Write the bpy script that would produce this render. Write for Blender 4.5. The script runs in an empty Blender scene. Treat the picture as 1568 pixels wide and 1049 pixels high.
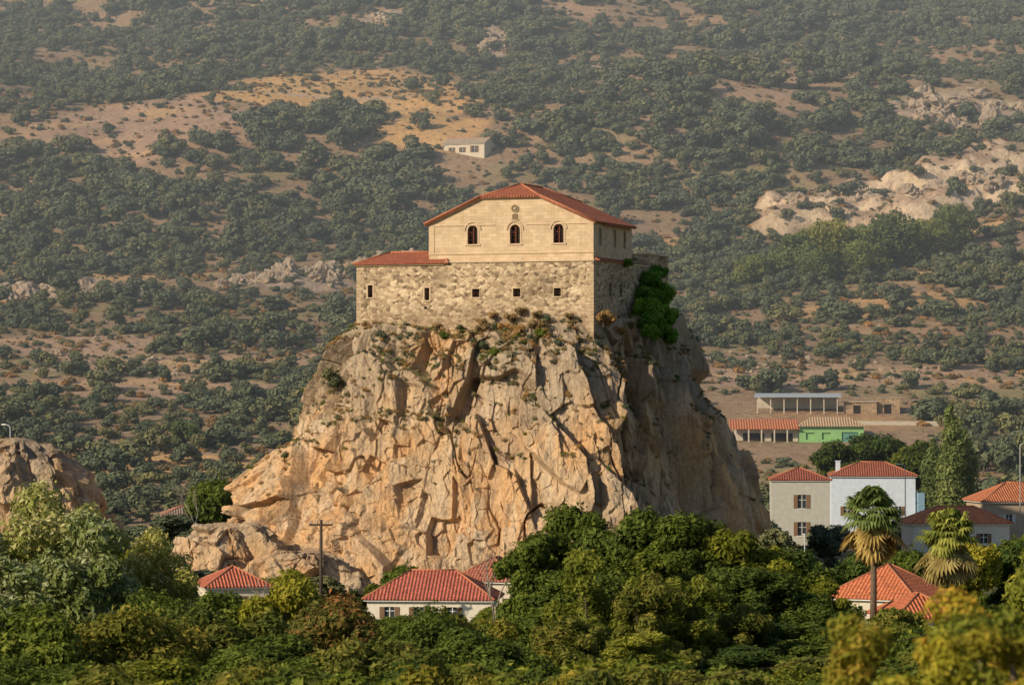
import bpy, bmesh, math, random
import numpy as np
from mathutils import Vector, Matrix
rng=np.random.default_rng(7); random.seed(7)
S=bpy.context.scene
R=math.radians

# ---------------------------------------------------------------- noise utils
def _h(ix,iy,iz,seed):
    n=(ix.astype(np.int64)*374761393+iy.astype(np.int64)*668265263+iz.astype(np.int64)*2147483647%4294967291+seed*1274126177)&0xffffffff
    n=((n^(n>>13))*1274126177)&0xffffffff
    n=((n^(n>>16))*2246822519)&0xffffffff
    n=n^(n>>15)
    return (n&0xffffff)/float(0xffffff)
def vnoise(p,seed=0):
    f=np.floor(p); t=p-f; t=t*t*(3-2*t); i=f.astype(np.int64)
    out=0
    for dx in (0,1):
        wx=t[:,0] if dx else 1-t[:,0]
        for dy in (0,1):
            wy=t[:,1] if dy else 1-t[:,1]
            for dz in (0,1):
                wz=t[:,2] if dz else 1-t[:,2]
                out=out+wx*wy*wz*_h(i[:,0]+dx,i[:,1]+dy,(i[:,2]+dz)*7919,seed)
    return out*2-1
def fbm(p,oct=4,seed=0,gain=.5):
    a=1;s=0;tot=0
    for k in range(oct):
        s=s+a*vnoise(p*(2.03**k)+k*17.3,seed+k*31); tot+=a; a*=gain
    return s/tot
def facet(p,seed=0,g=.8,soft=.035):
    """each Voronoi cell is a tilted plane; planes cross-fade over a narrow seam"""
    f=np.floor(p).astype(np.int64); N=len(p)
    b1=np.full(N,1e9); b2=np.full(N,1e9); i1=np.zeros((N,3),np.int64); i2=np.zeros((N,3),np.int64); c1=np.zeros_like(p); c2=np.zeros_like(p)
    for dx in (-1,0,1):
        for dy in (-1,0,1):
            for dz in (-1,0,1):
                c=f+np.array([dx,dy,dz]); z9=c[:,2]*7919
                o=np.stack([_h(c[:,0],c[:,1],z9,seed+1),_h(c[:,0],c[:,1],z9,seed+2),_h(c[:,0],c[:,1],z9,seed+3)],1)
                q=c+o; d=((p-q)**2).sum(1)
                m=d<b1; m2=(~m)&(d<b2)
                b2=np.where(m,b1,np.where(m2,d,b2)); i2[m]=i1[m]; c2[m]=c1[m]; i2[m2]=c[m2]; c2[m2]=q[m2]
                b1=np.where(m,d,b1); i1[m]=c[m]; c1[m]=q[m]
    def val(bid,bc):
        z9=bid[:,2]*7919; r=_h(bid[:,0],bid[:,1],z9,seed+4)-.5
        gr=np.stack([_h(bid[:,0],bid[:,1],z9,seed+5+k) for k in range(3)],1)*2-1
        return r+((p-bc)*gr).sum(1)*g,r
    v1,r1=val(i1,c1); v2,r2=val(i2,c2); edge=np.sqrt(b2)-np.sqrt(b1)
    w=.5+.5*sm(0,soft,edge)
    return v1*w+v2*(1-w),edge,r1
def P3(x,y,z=None):
    x=np.atleast_1d(np.asarray(x,float)); y=np.atleast_1d(np.asarray(y,float))
    z=np.zeros_like(x) if z is None else z
    return np.stack([x,y,z],1)
def sm(a,b,x):
    t=np.clip((x-a)/(b-a),0,1); return t*t*(3-2*t)

# ---------------------------------------------------------------- scene utils
def link(o,parent=None):
    S.collection.objects.link(o)
    if parent: o.parent=parent
    return o
def empty(name,loc=(0,0,0),rz=0):
    e=bpy.data.objects.new(name,None); e.location=loc; e.rotation_euler=(0,0,rz); e.empty_display_size=.5
    return link(e)
def np_mesh(name,v,f,smooth=False):
    v=np.asarray(v,np.float32); f=np.asarray(f,np.int32); k=f.shape[1]
    m=bpy.data.meshes.new(name); m.vertices.add(len(v)); m.vertices.foreach_set('co',v.ravel())
    m.loops.add(f.size); m.loops.foreach_set('vertex_index',f.ravel())
    m.polygons.add(len(f)); m.polygons.foreach_set('loop_start',np.arange(0,f.size,k,dtype=np.int32))
    try: m.polygons.foreach_set('loop_total',np.full(len(f),k,np.int32))
    except Exception: pass
    m.polygons.foreach_set('use_smooth',np.full(len(f),smooth))
    m.update(); m.validate()
    return m
def pmesh(name,v,f,mats=(),mi=None,parent=None,loc=(0,0,0),rot=(0,0,0),smooth=False):
    m=bpy.data.meshes.new(name); m.from_pydata([tuple(a) for a in v],[],f)
    for a in mats: m.materials.append(a)
    if mi:
        for p,i in zip(m.polygons,mi): p.material_index=i
    for p in m.polygons: p.use_smooth=smooth
    bm=bmesh.new(); bm.from_mesh(m); bmesh.ops.recalc_face_normals(bm,faces=bm.faces); bm.to_mesh(m); bm.free()
    m.update()
    o=bpy.data.objects.new(name,m); o.location=loc; o.rotation_euler=rot
    return link(o,parent)
BF=[(0,3,2,1),(4,5,6,7),(0,1,5,4),(1,2,6,5),(2,3,7,6),(3,0,4,7)]
def bv(x0,x1,y0,y1,z0,z1):
    return [(x0,y0,z0),(x1,y0,z0),(x1,y1,z0),(x0,y1,z0),(x0,y0,z1),(x1,y0,z1),(x1,y1,z1),(x0,y1,z1)]
def boxes(name,bl,mat,parent=None,bevel=0,**k):
    v=[];f=[]
    for b in bl:
        n=len(v); v+=bv(*b); f+=[tuple(i+n for i in q) for q in BF]
    o=pmesh(name,v,f,[mat],None,parent,**k)
    if bevel:
        m=o.modifiers.new('b','BEVEL'); m.width=bevel; m.segments=2
    return o
def tube_data(pts,rads,seg=8):
    pts=[Vector(p) for p in pts]; v=[];f=[]
    for i,p in enumerate(pts):
        d=(pts[min(i+1,len(pts)-1)]-pts[max(i-1,0)]).normalized()
        a=d.orthogonal().normalized() if i==0 else (a-d*a.dot(d)).normalized()
        b=d.cross(a)
        for k in range(seg):
            t=2*math.pi*k/seg; v.append(tuple(p+(a*math.cos(t)+b*math.sin(t))*rads[i]))
    for i in range(len(pts)-1):
        for k in range(seg):
            k2=(k+1)%seg; f.append((i*seg+k,i*seg+k2,(i+1)*seg+k2,(i+1)*seg+k))
    f.append(tuple(range(seg))[::-1]); f.append(tuple(range((len(pts)-1)*seg,len(pts)*seg)))
    return v,f
def tubes(name,lst,mat,parent=None,seg=8,smooth=True,**k):
    V=[];F=[]
    for pts,r in lst:
        if not hasattr(r,'__len__'): r=[r]*len(pts)
        v,f=tube_data(pts,r,seg); n=len(V); V+=v; F+=[tuple(i+n for i in q) for q in f]
    return pmesh(name,V,F,[mat],None,parent,smooth=smooth,**k)

# ---------------------------------------------------------------- materials
class M:
    def __init__(s,name,rough=.9):
        s.m=bpy.data.materials.new(name); s.m.use_nodes=True; s.t=s.m.node_tree
        s.b=s.t.nodes['Principled BSDF']; s.b.inputs['Roughness'].default_value=rough
        s.b.inputs['Specular IOR Level'].default_value=.2
        s.out=s.t.nodes['Material Output']
    def n(s,ty,**k):
        nd=s.t.nodes.new(ty)
        for a,b in k.items(): setattr(nd,a,b)
        return nd
    def l(s,a,b): s.t.links.new(a,b)
    def co(s,scale=(1,1,1),world=False,rot=(0,0,0)):
        if world: src=s.n('ShaderNodeNewGeometry').outputs['Position']
        else: src=s.n('ShaderNodeTexCoord').outputs['Object']
        mp=s.n('ShaderNodeMapping'); mp.inputs['Scale'].default_value=scale; mp.inputs['Rotation'].default_value=rot
        s.l(src,mp.inputs['Vector']); return mp.outputs[0]
    def noise(s,vec,scale,det=5,rough=.6):
        nd=s.n('ShaderNodeTexNoise'); nd.inputs['Scale'].default_value=scale; nd.inputs['Detail'].default_value=det; nd.inputs['Roughness'].default_value=rough
        s.l(vec,nd.inputs['Vector']); return nd.outputs['Fac']
    def ramp(s,fac,stops,interp='LINEAR'):
        r=s.n('ShaderNodeValToRGB'); r.color_ramp.interpolation=interp
        e=r.color_ramp.elements
        while len(e)<len(stops): e.new(.5)
        for el,(p,c) in zip(e,stops):
            el.position=p; el.color=(*c,1) if hasattr(c,'__len__') else (c,c,c,1)
        s.l(fac,r.inputs[0]); return r.outputs[0]
    def mix(s,fac,a,b,mode='MIX'):
        r=s.n('ShaderNodeMix',data_type='RGBA',blend_type=mode)
        for sock,v in ((0,fac),(6,a),(7,b)):
            if isinstance(v,(int,float)): r.inputs[sock].default_value=v
            elif isinstance(v,tuple): r.inputs[sock].default_value=(*v,1)
            else: s.l(v,r.inputs[sock])
        return r.outputs[2]
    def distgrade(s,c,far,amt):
        """aerial haze painted into the base colour, stronger further up the valley"""
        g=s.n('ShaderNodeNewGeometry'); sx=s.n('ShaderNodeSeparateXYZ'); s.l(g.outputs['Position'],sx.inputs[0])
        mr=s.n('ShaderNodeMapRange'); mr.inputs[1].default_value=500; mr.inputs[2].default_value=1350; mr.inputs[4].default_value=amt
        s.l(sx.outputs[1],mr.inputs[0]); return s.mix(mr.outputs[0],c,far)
    def col(s,c):
        if isinstance(c,tuple): s.b.inputs['Base Color'].default_value=(*c,1)
        else: s.l(c,s.b.inputs['Base Color'])
    def bump(s,h,strength=.5,dist=.1):
        b=s.n('ShaderNodeBump'); b.inputs['Strength'].default_value=strength; b.inputs['Distance'].default_value=dist
        s.l(h,b.inputs['Height']); s.l(b.outputs[0],s.b.inputs['Normal'])
def plain(name,c,rough=.8,var=.25,scale=3,bump=.2):
    m=M(name,rough); v=m.co(); n=m.noise(v,scale)
    m.col(m.mix(1,m.ramp(n,[(.3,1-var),(.7,1+var*.4)]),c,'MULTIPLY')); 
    if bump: m.bump(n,bump,.05)
    return m.m
def roofmat(name,axis,c1=(.46,.15,.085),c2=(.30,.10,.06),pitch=.36):
    m=M(name,.85); v=m.co()
    sx=m.n('ShaderNodeSeparateXYZ'); m.l(v,sx.inputs[0])
    a=sx.outputs[axis]; o=sx.outputs[1-axis]
    def sine(s,k):
        q=m.n('ShaderNodeMath',operation='MULTIPLY'); q.inputs[1].default_value=k; m.l(s,q.inputs[0])
        w=m.n('ShaderNodeMath',operation='SINE'); m.l(q.outputs[0],w.inputs[0]); return w.outputs[0]
    w=sine(a,2*math.pi/pitch)
    w2=m.n('ShaderNodeMath',operation='MULTIPLY_ADD'); m.l(sine(o,2*math.pi/.45),w2.inputs[0]); w2.inputs[1].default_value=.25; m.l(w,w2.inputs[2])
    n=m.noise(v,1.3,6,.7); n2=m.noise(v,5,3)
    c=m.mix(m.ramp(n,[(.35,0.),(.65,1.)]),c1,c2)
    c=m.mix(.9,c,m.ramp(n2,[(.35,.6),(.65,1.35)]),'MULTIPLY')
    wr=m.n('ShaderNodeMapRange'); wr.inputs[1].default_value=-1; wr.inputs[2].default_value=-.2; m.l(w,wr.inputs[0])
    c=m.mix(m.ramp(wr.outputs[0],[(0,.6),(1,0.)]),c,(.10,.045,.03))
    m.col(c); m.bump(w2.outputs[0],.8,.06); return m.m

def rockmat():
    m=M('limestone_cliff',.95); v=m.co((1,1,1),True)
    at=m.n('ShaderNodeAttribute'); at.attribute_name='Col'
    vs=m.co((1,1,.4),True)
    n1=m.noise(vs,.5,8,.65); n2=m.noise(v,2.2,8,.72); n3=m.noise(m.co((1.2,1.2,.13),True),1.0,6,.6)
    n5=m.noise(m.co((2.6,2.6,.22),True),1.0,5,.6)
    c=m.mix(.9,at.outputs['Color'],m.ramp(n1,[(.3,.74),(.5,1.),(.72,1.2)]),'MULTIPLY')
    c=m.mix(.8,c,m.ramp(n2,[(.3,.6),(.48,1.),(.7,1.18)]),'MULTIPLY')
    c=m.mix(m.ramp(n3,[(.53,0.),(.66,.62)]),c,(.20,.155,.12))
    c=m.mix(m.ramp(n5,[(.56,0.),(.70,.4)]),c,(.24,.17,.12))
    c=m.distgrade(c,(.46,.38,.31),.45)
    m.col(c)
    nn=m.n('ShaderNodeTexNoise'); nn.inputs['Scale'].default_value=.9; nn.inputs['Detail'].default_value=3; m.l(vs,nn.inputs['Vector'])
    ds=m.n('ShaderNodeVectorMath',operation='MULTIPLY_ADD'); m.l(nn.outputs['Color'],ds.inputs[0]); ds.inputs[1].default_value=(.5,.5,.5); m.l(vs,ds.inputs[2])
    vo=m.n('ShaderNodeTexVoronoi',distance='MANHATTAN'); vo.inputs['Scale'].default_value=1.3; m.l(ds.outputs[0],vo.inputs['Vector'])
    n4=m.noise(v,3.0,8,.72)
    hh=m.n('ShaderNodeMath',operation='MULTIPLY_ADD'); m.l(vo.outputs['Distance'],hh.inputs[0]); hh.inputs[1].default_value=-.45; m.l(n4,hh.inputs[2])
    m.bump(hh.outputs[0],.85,.42); return m.m
ROCK=rockmat()

def terrmat():
    m=M('hill_ground',.97); v=m.co((1,1,1),True)
    at=m.n('ShaderNodeAttribute'); at.attribute_name='Col'
    n1=m.noise(v,.07,8,.65); n2=m.noise(v,.6,6,.75)
    c=m.mix(.8,at.outputs['Color'],m.ramp(n1,[(.3,.72),(.7,1.2)]),'MULTIPLY')
    c=m.mix(.9,c,m.ramp(n2,[(.3,.5),(.5,1.),(.7,1.25)]),'MULTIPLY')
    m.col(c); m.bump(n2,.9,.9); return m.m
TERR=terrmat()

def leafmat(name,dark,mid,light,trans=.25,inst=True,far=None):
    m=M(name,.7); at=m.n('ShaderNodeAttribute'); at.attribute_name='tint'
    f=at.outputs['Fac']
    c=m.ramp(f,[(0,dark),(.5,mid),(1,light)])
    if inst:
        oi=m.n('ShaderNodeObjectInfo'); rr=m.ramp(oi.outputs['Random'],[(0,(.70,.78,.84)),(.5,(1,1,1)),(1,(1.42,1.20,.85))])
        c=m.mix(1,c,rr,'MULTIPLY')
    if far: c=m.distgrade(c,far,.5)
    m.col(c)
    if trans>0:
        tr=m.n('ShaderNodeBsdfTranslucent'); m.l(c,tr.inputs[0])
        mx=m.n('ShaderNodeMixShader'); mx.inputs[0].default_value=trans; m.l(m.b.outputs[0],mx.inputs[1]); m.l(tr.outputs[0],mx.inputs[2])
        m.l(mx.outputs[0],m.out.inputs[0])
    return m.m
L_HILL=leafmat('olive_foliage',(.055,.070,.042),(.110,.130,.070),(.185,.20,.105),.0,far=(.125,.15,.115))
L_GREEN=leafmat('green_foliage',(.040,.062,.010),(.125,.165,.022),(.28,.32,.05),.38)
L_DARK=leafmat('dark_foliage',(.020,.040,.008),(.062,.10,.016),(.14,.19,.032),.3)
L_YEL=leafmat('yellowgreen_foliage',(.09,.11,.012),(.25,.27,.03),(.48,.44,.07),.38)
L_SILV=leafmat('silver_foliage',(.08,.11,.02),(.25,.29,.08),(.60,.60,.36),.32)
L_MIX=leafmat('autumn_foliage',(.06,.08,.012),(.175,.19,.03),(.38,.31,.06),.38)
L_RED=leafmat('red_foliage',(.06,.08,.02),(.16,.17,.035),(.40,.15,.06),.35)
L_DRY=leafmat('dry_shrub',(.12,.075,.035),(.27,.17,.07),(.42,.29,.13),0)
L_BRIGHT=leafmat('ivy_foliage',(.04,.10,.010),(.12,.26,.025),(.30,.46,.07),.3)
L_HPLANE=leafmat('hill_plane_foliage',(.07,.10,.03),(.17,.21,.06),(.30,.33,.11),.2)
BARK=plain('bark',(.16,.12,.085),.95,.5,4,.6)

# ---------------------------------------------------------------- terrain
PY=[-400,-100,0,60,100,200,300,340,430,480,520,560,600,660,800,900,1000,1350,1700,2300,4000]
PZ=[28,24,22,15.4,12.5,5.96,.9,0,0,1.5,3.5,7.5,13,23.0,47,72,99,190,275,360,380]
PATCH=[(-60,1085,44,56,1,'gold'),(-36,1050,30,26,1,'gold'),(-118,1018,42,32,1,'pink'),(-118,1112,24,12,1,'gold'),(-28,1000,22,12,.9,'gold'),
 (37,1052,24,12,.7,'pink'),(78,1035,24,11,.75,'pink'),(-54,790,22,10,.9,'brown'),(-95,728,30,17,.95,'pink'),(-58,700,26,11,.85,'pink'),(-72,668,32,9,.9,'pink'),
 (-55,585,24,9,.8,'gold'),(-88,560,20,8,.7,'gold'),(72,685,45,12,.9,'pink'),(95,650,30,10,.9,'brown'),(88,780,24,12,.6,'gold'),(115,812,24,10,.7,'gold'),(100,745,28,8,.6,'brown'),
 (112,922,48,20,1,'cliff'),(158,950,36,24,1,'cliff'),(-6,1200,7,24,1,'rock'),(-48,1240,9,16,.9,'rock'),(-60,842,16,10,.8,'rock'),(-118,822,22,14,.8,'rock'),
 (-105,862,28,6,.8,'gold'),(40,905,24,6,.8,'gold'),(120,1065,34,11,.7,'pink'),(145,1030,24,18,.9,'rock'),(-30,770,10,8,.5,'rock'),
 (20,1255,16,8,.6,'pink'),(-150,1200,24,8,.6,'brown'),(-30,1330,26,8,.6,'brown'),(60,1180,24,7,.5,'brown'),(62,630,16,12,1,'brown'),(140,880,24,8,.8,'gold'),(30,1110,22,7,.6,'pink'),(110,1190,22,6,.5,'pink'),(-90,1290,26,8,.5,'pink')]
def patch_mask(x,y,kinds=None):
    w=fbm(P3(x/22,y/22),3,55)*.6; m=np.zeros_like(x)
    for cx,cy,rx,ry,s,k in PATCH:
        if kinds and k not in kinds: continue
        d=np.sqrt(((x-cx)/rx)**2+((y-cy)/ry)**2)+w
        m=np.maximum(m,s*sm(1.15,.9,d))
    return m
def H(x,y):
    x=np.atleast_1d(np.asarray(x,float)); y=np.atleast_1d(np.asarray(y,float))
    z=np.interp(y,PY,PZ)
    a=sm(650,850,y)
    z=z+a*(fbm(P3(x/170,y/130),3,3)*17+fbm(P3(x/48,y/40),3,9)*4.5)
    z=z+sm(450,620,y)*fbm(P3(x/30,y/22),3,12)*1.0
    cl=patch_mask(x,y,('cliff',)); rk=patch_mask(x,y,('rock',))
    s=y+12*fbm(P3(x/28,y/60),3,77)+4*fbm(P3(x/6,y/20),3,78)
    z=z+cl*(5.5*sm(908,911,s)+3.5*sm(924,926,s)+5*sm(945,948,s)-9*sm(912,945,s))
    f,_,_=facet(P3(x/7,y/7,z/5),21,1.0); f2,_,_=facet(P3(x/3,y/3,z/3),27,1.0)
    z=z+rk*f*3.0+cl*(f*2.2+f2*1.0)
    return z
xs=np.unique(np.concatenate([np.linspace(-3500,-300,26),np.arange(-300,300.1,1.9),np.linspace(300,3500,26)]))
ys=np.unique(np.concatenate([np.linspace(-400,80,16),np.linspace(80,440,70),np.arange(440,880,2.2),np.arange(880,1000,1.1),np.arange(1000,1420,2.2),np.linspace(1420,4000,80)]))
gx,gy=np.meshgrid(xs,ys); X=gx.ravel();Y=gy.ravel(); Z=H(X,Y)
nx,ny=len(xs),len(ys)
idx=np.arange(nx*ny).reshape(ny,nx)
F=np.stack([idx[:-1,:-1].ravel(),idx[:-1,1:].ravel(),idx[1:,1:].ravel(),idx[1:,:-1].ravel()],1)
tm=np_mesh('terrain',np.stack([X,Y,Z],1),F,True)
def lerp(a,b,t): return a+(b-a)*t[:,None]
C={'pink':(.45,.305,.22),'gold':(.66,.41,.18),'brown':(.40,.25,.15),'cliff':(.50,.36,.255),'rock':(.42,.34,.28)}
n=fbm(P3(X/60,Y/45),4,101)*.5+.5
col=lerp(np.array([.29,.21,.135]),np.array([.40,.275,.185]),n)
n2=sm(.1,.5,fbm(P3(X/25,Y/18),3,131)); col=lerp(col,np.array([.27,.26,.12]),n2*.6)
for k in ('brown','pink','gold','rock','cliff'):
    mk=patch_mask(X,Y,(k,)); col=lerp(col,np.array(C[k]),mk*.95)
zz=Z.reshape(ny,nx); slope=np.abs(np.gradient(zz,ys,axis=0)).ravel()
cf=patch_mask(X,Y,('cliff',))*sm(.6,1.3,slope); col=lerp(col,np.array([.72,.58,.43]),cf)
g=sm(.15,.45,fbm(P3(X/14,Y/9),3,151))*patch_mask(X,Y,('gold','pink','brown')); col=lerp(col,np.array([.62,.42,.20]),g*.6)
for (a,b,c_) in [(700,.06,9),(1068,.04,14)]:
    d=np.abs(Y-(a+b*X+c_*np.sin(X/31)));  col=lerp(col,np.array([.54,.41,.30]),sm(3.2,1.2,d)*sm(-170,-150,X)*sm(-10,-40,X))
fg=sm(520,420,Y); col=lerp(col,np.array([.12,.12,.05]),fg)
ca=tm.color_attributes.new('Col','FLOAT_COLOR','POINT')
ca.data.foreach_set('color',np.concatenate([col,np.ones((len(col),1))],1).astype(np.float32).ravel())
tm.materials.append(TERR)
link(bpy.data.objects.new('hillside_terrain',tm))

# ---------------------------------------------------------------- foliage
def leaf_cloud(lobes,n,size,rg,asp=.45,up=.25,jit=.7,shell=.32):
    L=np.array(lobes,float); w=(L[:,3]*L[:,4]+L[:,3]*L[:,5]+L[:,4]*L[:,5]); w/=w.sum()
    li=rg.choice(len(L),n,p=w)
    d=rg.normal(size=(n,3)); d/=np.linalg.norm(d,axis=1)[:,None]
    r=1-shell*rg.random(n)**1.6+.12*rg.normal(size=n)
    r*=1+.34*vnoise(d*2.8+li[:,None]*3.7,5)
    p=L[li,:3]+d*L[li,3:]*r[:,None]
    keep=np.ones(n,bool)
    for j in range(len(L)):
        q=(((p-L[j,:3])/L[j,3:])**2).sum(1); keep&=(q>.42)|(li==j)
    p=p[keep]; d=d[keep]; li=li[keep]; k=len(p)
    nr=d*1.0+np.array([0,0,up])+rg.normal(size=(k,3))*jit*.6; nr/=np.linalg.norm(nr,axis=1)[:,None]
    t=np.cross(nr,rg.normal(size=(k,3))); t/=np.linalg.norm(t,axis=1)[:,None]; b=np.cross(nr,t)
    s=size*(.5+.9*rg.random(k))[:,None]
    v=np.stack([p-t*s,p-b*s*asp+nr*s*.12,p+t*s,p+b*s*asp+nr*s*.12],1).reshape(-1,3)
    f=np.arange(4*k).reshape(k,4)
    lt=rg.random(len(L)); tint=np.clip(.12+.35*lt[li]+.5*rg.random(k)**1.5+.12*d[:,2],0,1)
    return v,f,tint
def blob_lobes(h,cr,base,nl,rg,lr=(.32,.5),flat=.85):
    out=[];ch=(h-base)/2;cz=base+ch
    for i in range(nl):
        d=rg.normal(size=3); d/=np.linalg.norm(d); q=rg.random()**.45*.78
        rr=cr*rg.uniform(*lr)
        out.append([d[0]*cr*q,d[1]*cr*q,cz+d[2]*ch*q,rr,rr,rr*flat])
    top=max(l[2]+l[5] for l in out); bot=min(l[2]-l[5] for l in out); k=(h-base)/(top-bot)
    for l in out:
        l[2]=base+(l[2]-bot)*k; l[5]*=min(1,max(.7,k))
    return out
def tree_mesh(name,h,cr,base,nl,n,size,mat,seed,trunk_r=.25,lr=(.32,.5),flat=.85,asp=.45,shell=.32,limbs=True,jit=.7,column=False):
    rg=np.random.default_rng(seed)
    if column:
        lobes=[]
        for i in range(nl):
            t=(i+.5)/nl; z=base+(h-base)*t; rad=cr*(math.sin(math.pi*min(1,t*.85+.14))**.7)
            a=rg.random()*6.28; q=rad*.45*rg.random(); rr=rad*rg.uniform(.5,.75)
            lobes.append((math.cos(a)*q,math.sin(a)*q,min(z,h-rr),rr,rr,rr*1.5))
    else: lobes=blob_lobes(h,cr,base,nl,rg,lr,flat)
    v,f,t=leaf_cloud(lobes,n,size,rg,asp,shell=shell,jit=jit)
    V=[];F=[]
    tv,tf=tube_data([(0,0,-.6),(.1*cr*.2,0,base*.5),(0,.05,base*1.05),(0,0,h*.72)],[trunk_r*1.25,trunk_r,trunk_r*.8,trunk_r*.2],8)
    V+=tv; F+=[q for q in tf if len(q)==4]
    if limbs:
        for l in lobes[:min(len(lobes),12)]:
            n0=len(V); z0=min(l[2]*.75,base*.9+rg.random()*.3*(h-base))
            tv,tf=tube_data([(0,0,z0),(l[0]*.5,l[1]*.5,(z0+l[2])/2+.1),(l[0],l[1],l[2]+l[5]*.4)],[trunk_r*.5,trunk_r*.32,trunk_r*.08],5)
            V+=tv; F+=[tuple(i+n0 for i in q) for q in tf if len(q)==4]
    nb=len(V); V=np.concatenate([np.array(V),v]); F=np.concatenate([np.array(F),f+nb])
    m=np_mesh(name,V,F); nf=len(F)-len(f)
    at=m.attributes.new('tint','FLOAT','FACE'); at.data.foreach_set('value',np.concatenate([np.zeros(nf),t]).astype(np.float32))
    m.materials.append(mat); m.materials.append(BARK)
    m.polygons.foreach_set('material_index',np.concatenate([np.ones(nf),np.zeros(len(f))]).astype(np.int32))
    return m
def proto_coll(name,meshes):
    c=bpy.data.collections.new(name)
    for i,m in enumerate(meshes): c.objects.link(bpy.data.objects.new(f'{name}_{i:02d}',m))
    return c
def scatter(name,pts,scl,rot,idx,coll):
    m=bpy.data.meshes.new(name); m.vertices.add(len(pts)); m.vertices.foreach_set('co',np.asarray(pts,np.float32).ravel())
    a=m.attributes.new('scl','FLOAT_VECTOR','POINT'); a.data.foreach_set('vector',np.asarray(scl,np.float32).ravel())
    a=m.attributes.new('rot','FLOAT_VECTOR','POINT'); a.data.foreach_set('vector',np.asarray(rot,np.float32).ravel())
    a=m.attributes.new('idx','INT','POINT'); a.data.foreach_set('value',np.asarray(idx,np.int32))
    o=link(bpy.data.objects.new(name,m))
    g=bpy.data.node_groups.new(name,'GeometryNodeTree')
    g.interface.new_socket('Geometry',in_out='INPUT',socket_type='NodeSocketGeometry'); g.interface.new_socket('Geometry',in_out='OUTPUT',socket_type='NodeSocketGeometry')
    N=g.nodes.new; gi=N('NodeGroupInput'); go=N('NodeGroupOutput'); ip=N('GeometryNodeInstanceOnPoints'); ci=N('GeometryNodeCollectionInfo')
    ci.inputs['Collection'].default_value=coll; ci.inputs['Separate Children'].default_value=True; ci.inputs['Reset Children'].default_value=True
    def na(nm,ty):
        q=N('GeometryNodeInputNamedAttribute'); q.data_type=ty; q.inputs['Name'].default_value=nm; return q.outputs['Attribute']
    e=N('FunctionNodeEulerToRotation')
    L=g.links.new
    L(gi.outputs[0],ip.inputs['Points']); L(ci.outputs[0],ip.inputs['Instance']); ip.inputs['Pick Instance'].default_value=True
    L(na('idx','INT'),ip.inputs['Instance Index']); L(na('rot','FLOAT_VECTOR'),e.inputs[0]); L(e.outputs[0],ip.inputs['Rotation']); L(na('scl','FLOAT_VECTOR'),ip.inputs['Scale'])
    L(ip.outputs[0],go.inputs[0])
    md=o.modifiers.new('scatter','NODES'); md.node_group=g
    return o
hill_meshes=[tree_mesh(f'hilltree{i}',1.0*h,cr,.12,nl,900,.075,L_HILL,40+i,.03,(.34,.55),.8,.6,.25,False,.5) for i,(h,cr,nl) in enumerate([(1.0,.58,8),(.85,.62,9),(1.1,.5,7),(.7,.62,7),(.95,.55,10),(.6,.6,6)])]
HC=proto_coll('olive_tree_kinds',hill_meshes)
sp=3.9
cy=np.arange(432,1480,sp); P=[]
for yy in cy:
    w=.19*yy+28; xx=np.arange(-w,w,sp); P.append(np.stack([xx,np.full_like(xx,yy)],1))
P=np.concatenate(P); P+=rng.uniform(-.5,.5,P.shape)*sp*1.2
x,y=P[:,0],P[:,1]
pm=patch_mask(x,y)
dn=fbm(P3(x/24,y/17),3,201)+.35*fbm(P3(x/7,y/7),2,205)
dens=np.clip(.45+1.2*dn,0.06,.92)
band=sm(830,880,y)*sm(1010,950,y); dens=np.clip(dens+.2*band,0,.92)
dens=np.clip(dens+.08*sm(1080,1200,y),0,.92)
dens=dens*(1-.95*pm)
cm=patch_mask(x,y,('cliff',)); dens=np.maximum(dens,.12*cm)
dens[((x+2)/46)**2+((y-412)/36)**2<1]=0
dens[(x>30)&(x<85)&(y<530)]*=.25
dens[(x>38)&(x<78)&(y>590)&(y<662)]=0
dens[(x>38)&(x<70)&(y>560)&(y<600)]*=.2
dens[(x>-26)&(x<-4)&(y>955)&(y<1000)]=0
k=rng.random(len(x))<dens; x,y=x[k],y[k]
big=sm(820,900,y)
sz=2.3+(3.6+2.2*big)*rng.random(len(x))**1.4*np.clip(1+.9*fbm(P3(x/40,y/40),2,231),.5,1.7)
z=H(x,y)-.15
sc=np.stack([sz*(1+.2*rng.normal(size=len(x)).clip(-1,1))]*2+[sz*.85],1)
rot=np.stack([np.zeros(len(x)),np.zeros(len(x)),rng.random(len(x))*6.28],1)
scatter('hillside_olive_trees',np.stack([x,y,z],1),sc,rot,rng.integers(0,6,len(x)),HC)
print('hill trees',len(x))
ns=26000; y=rng.uniform(520,1420,ns); x=rng.uniform(-1,1,ns)*(.18*y+15); k=~((x>38)&(x<78)&(y>590)&(y<662)); x,y=x[k],y[k]
sz=.4+1.6*rng.random(len(x))**2.2; z=H(x,y)-.1
SC=proto_coll('scrub_kinds',[tree_mesh('scrub0',1,.7,.05,5,300,.14,L_HILL,90,.03,(.4,.6),.7,.6,.3,False),tree_mesh('scrub1',.8,.8,.05,5,260,.15,L_DRY,91,.03,(.4,.6),.6,.6,.3,False)])
scatter('hillside_scrub',np.stack([x,y,z],1),np.stack([sz,sz,sz*.8],1),np.stack([0*x,0*x,x*9],1),(rng.random(len(x))<.4).astype(int),SC)

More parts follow.
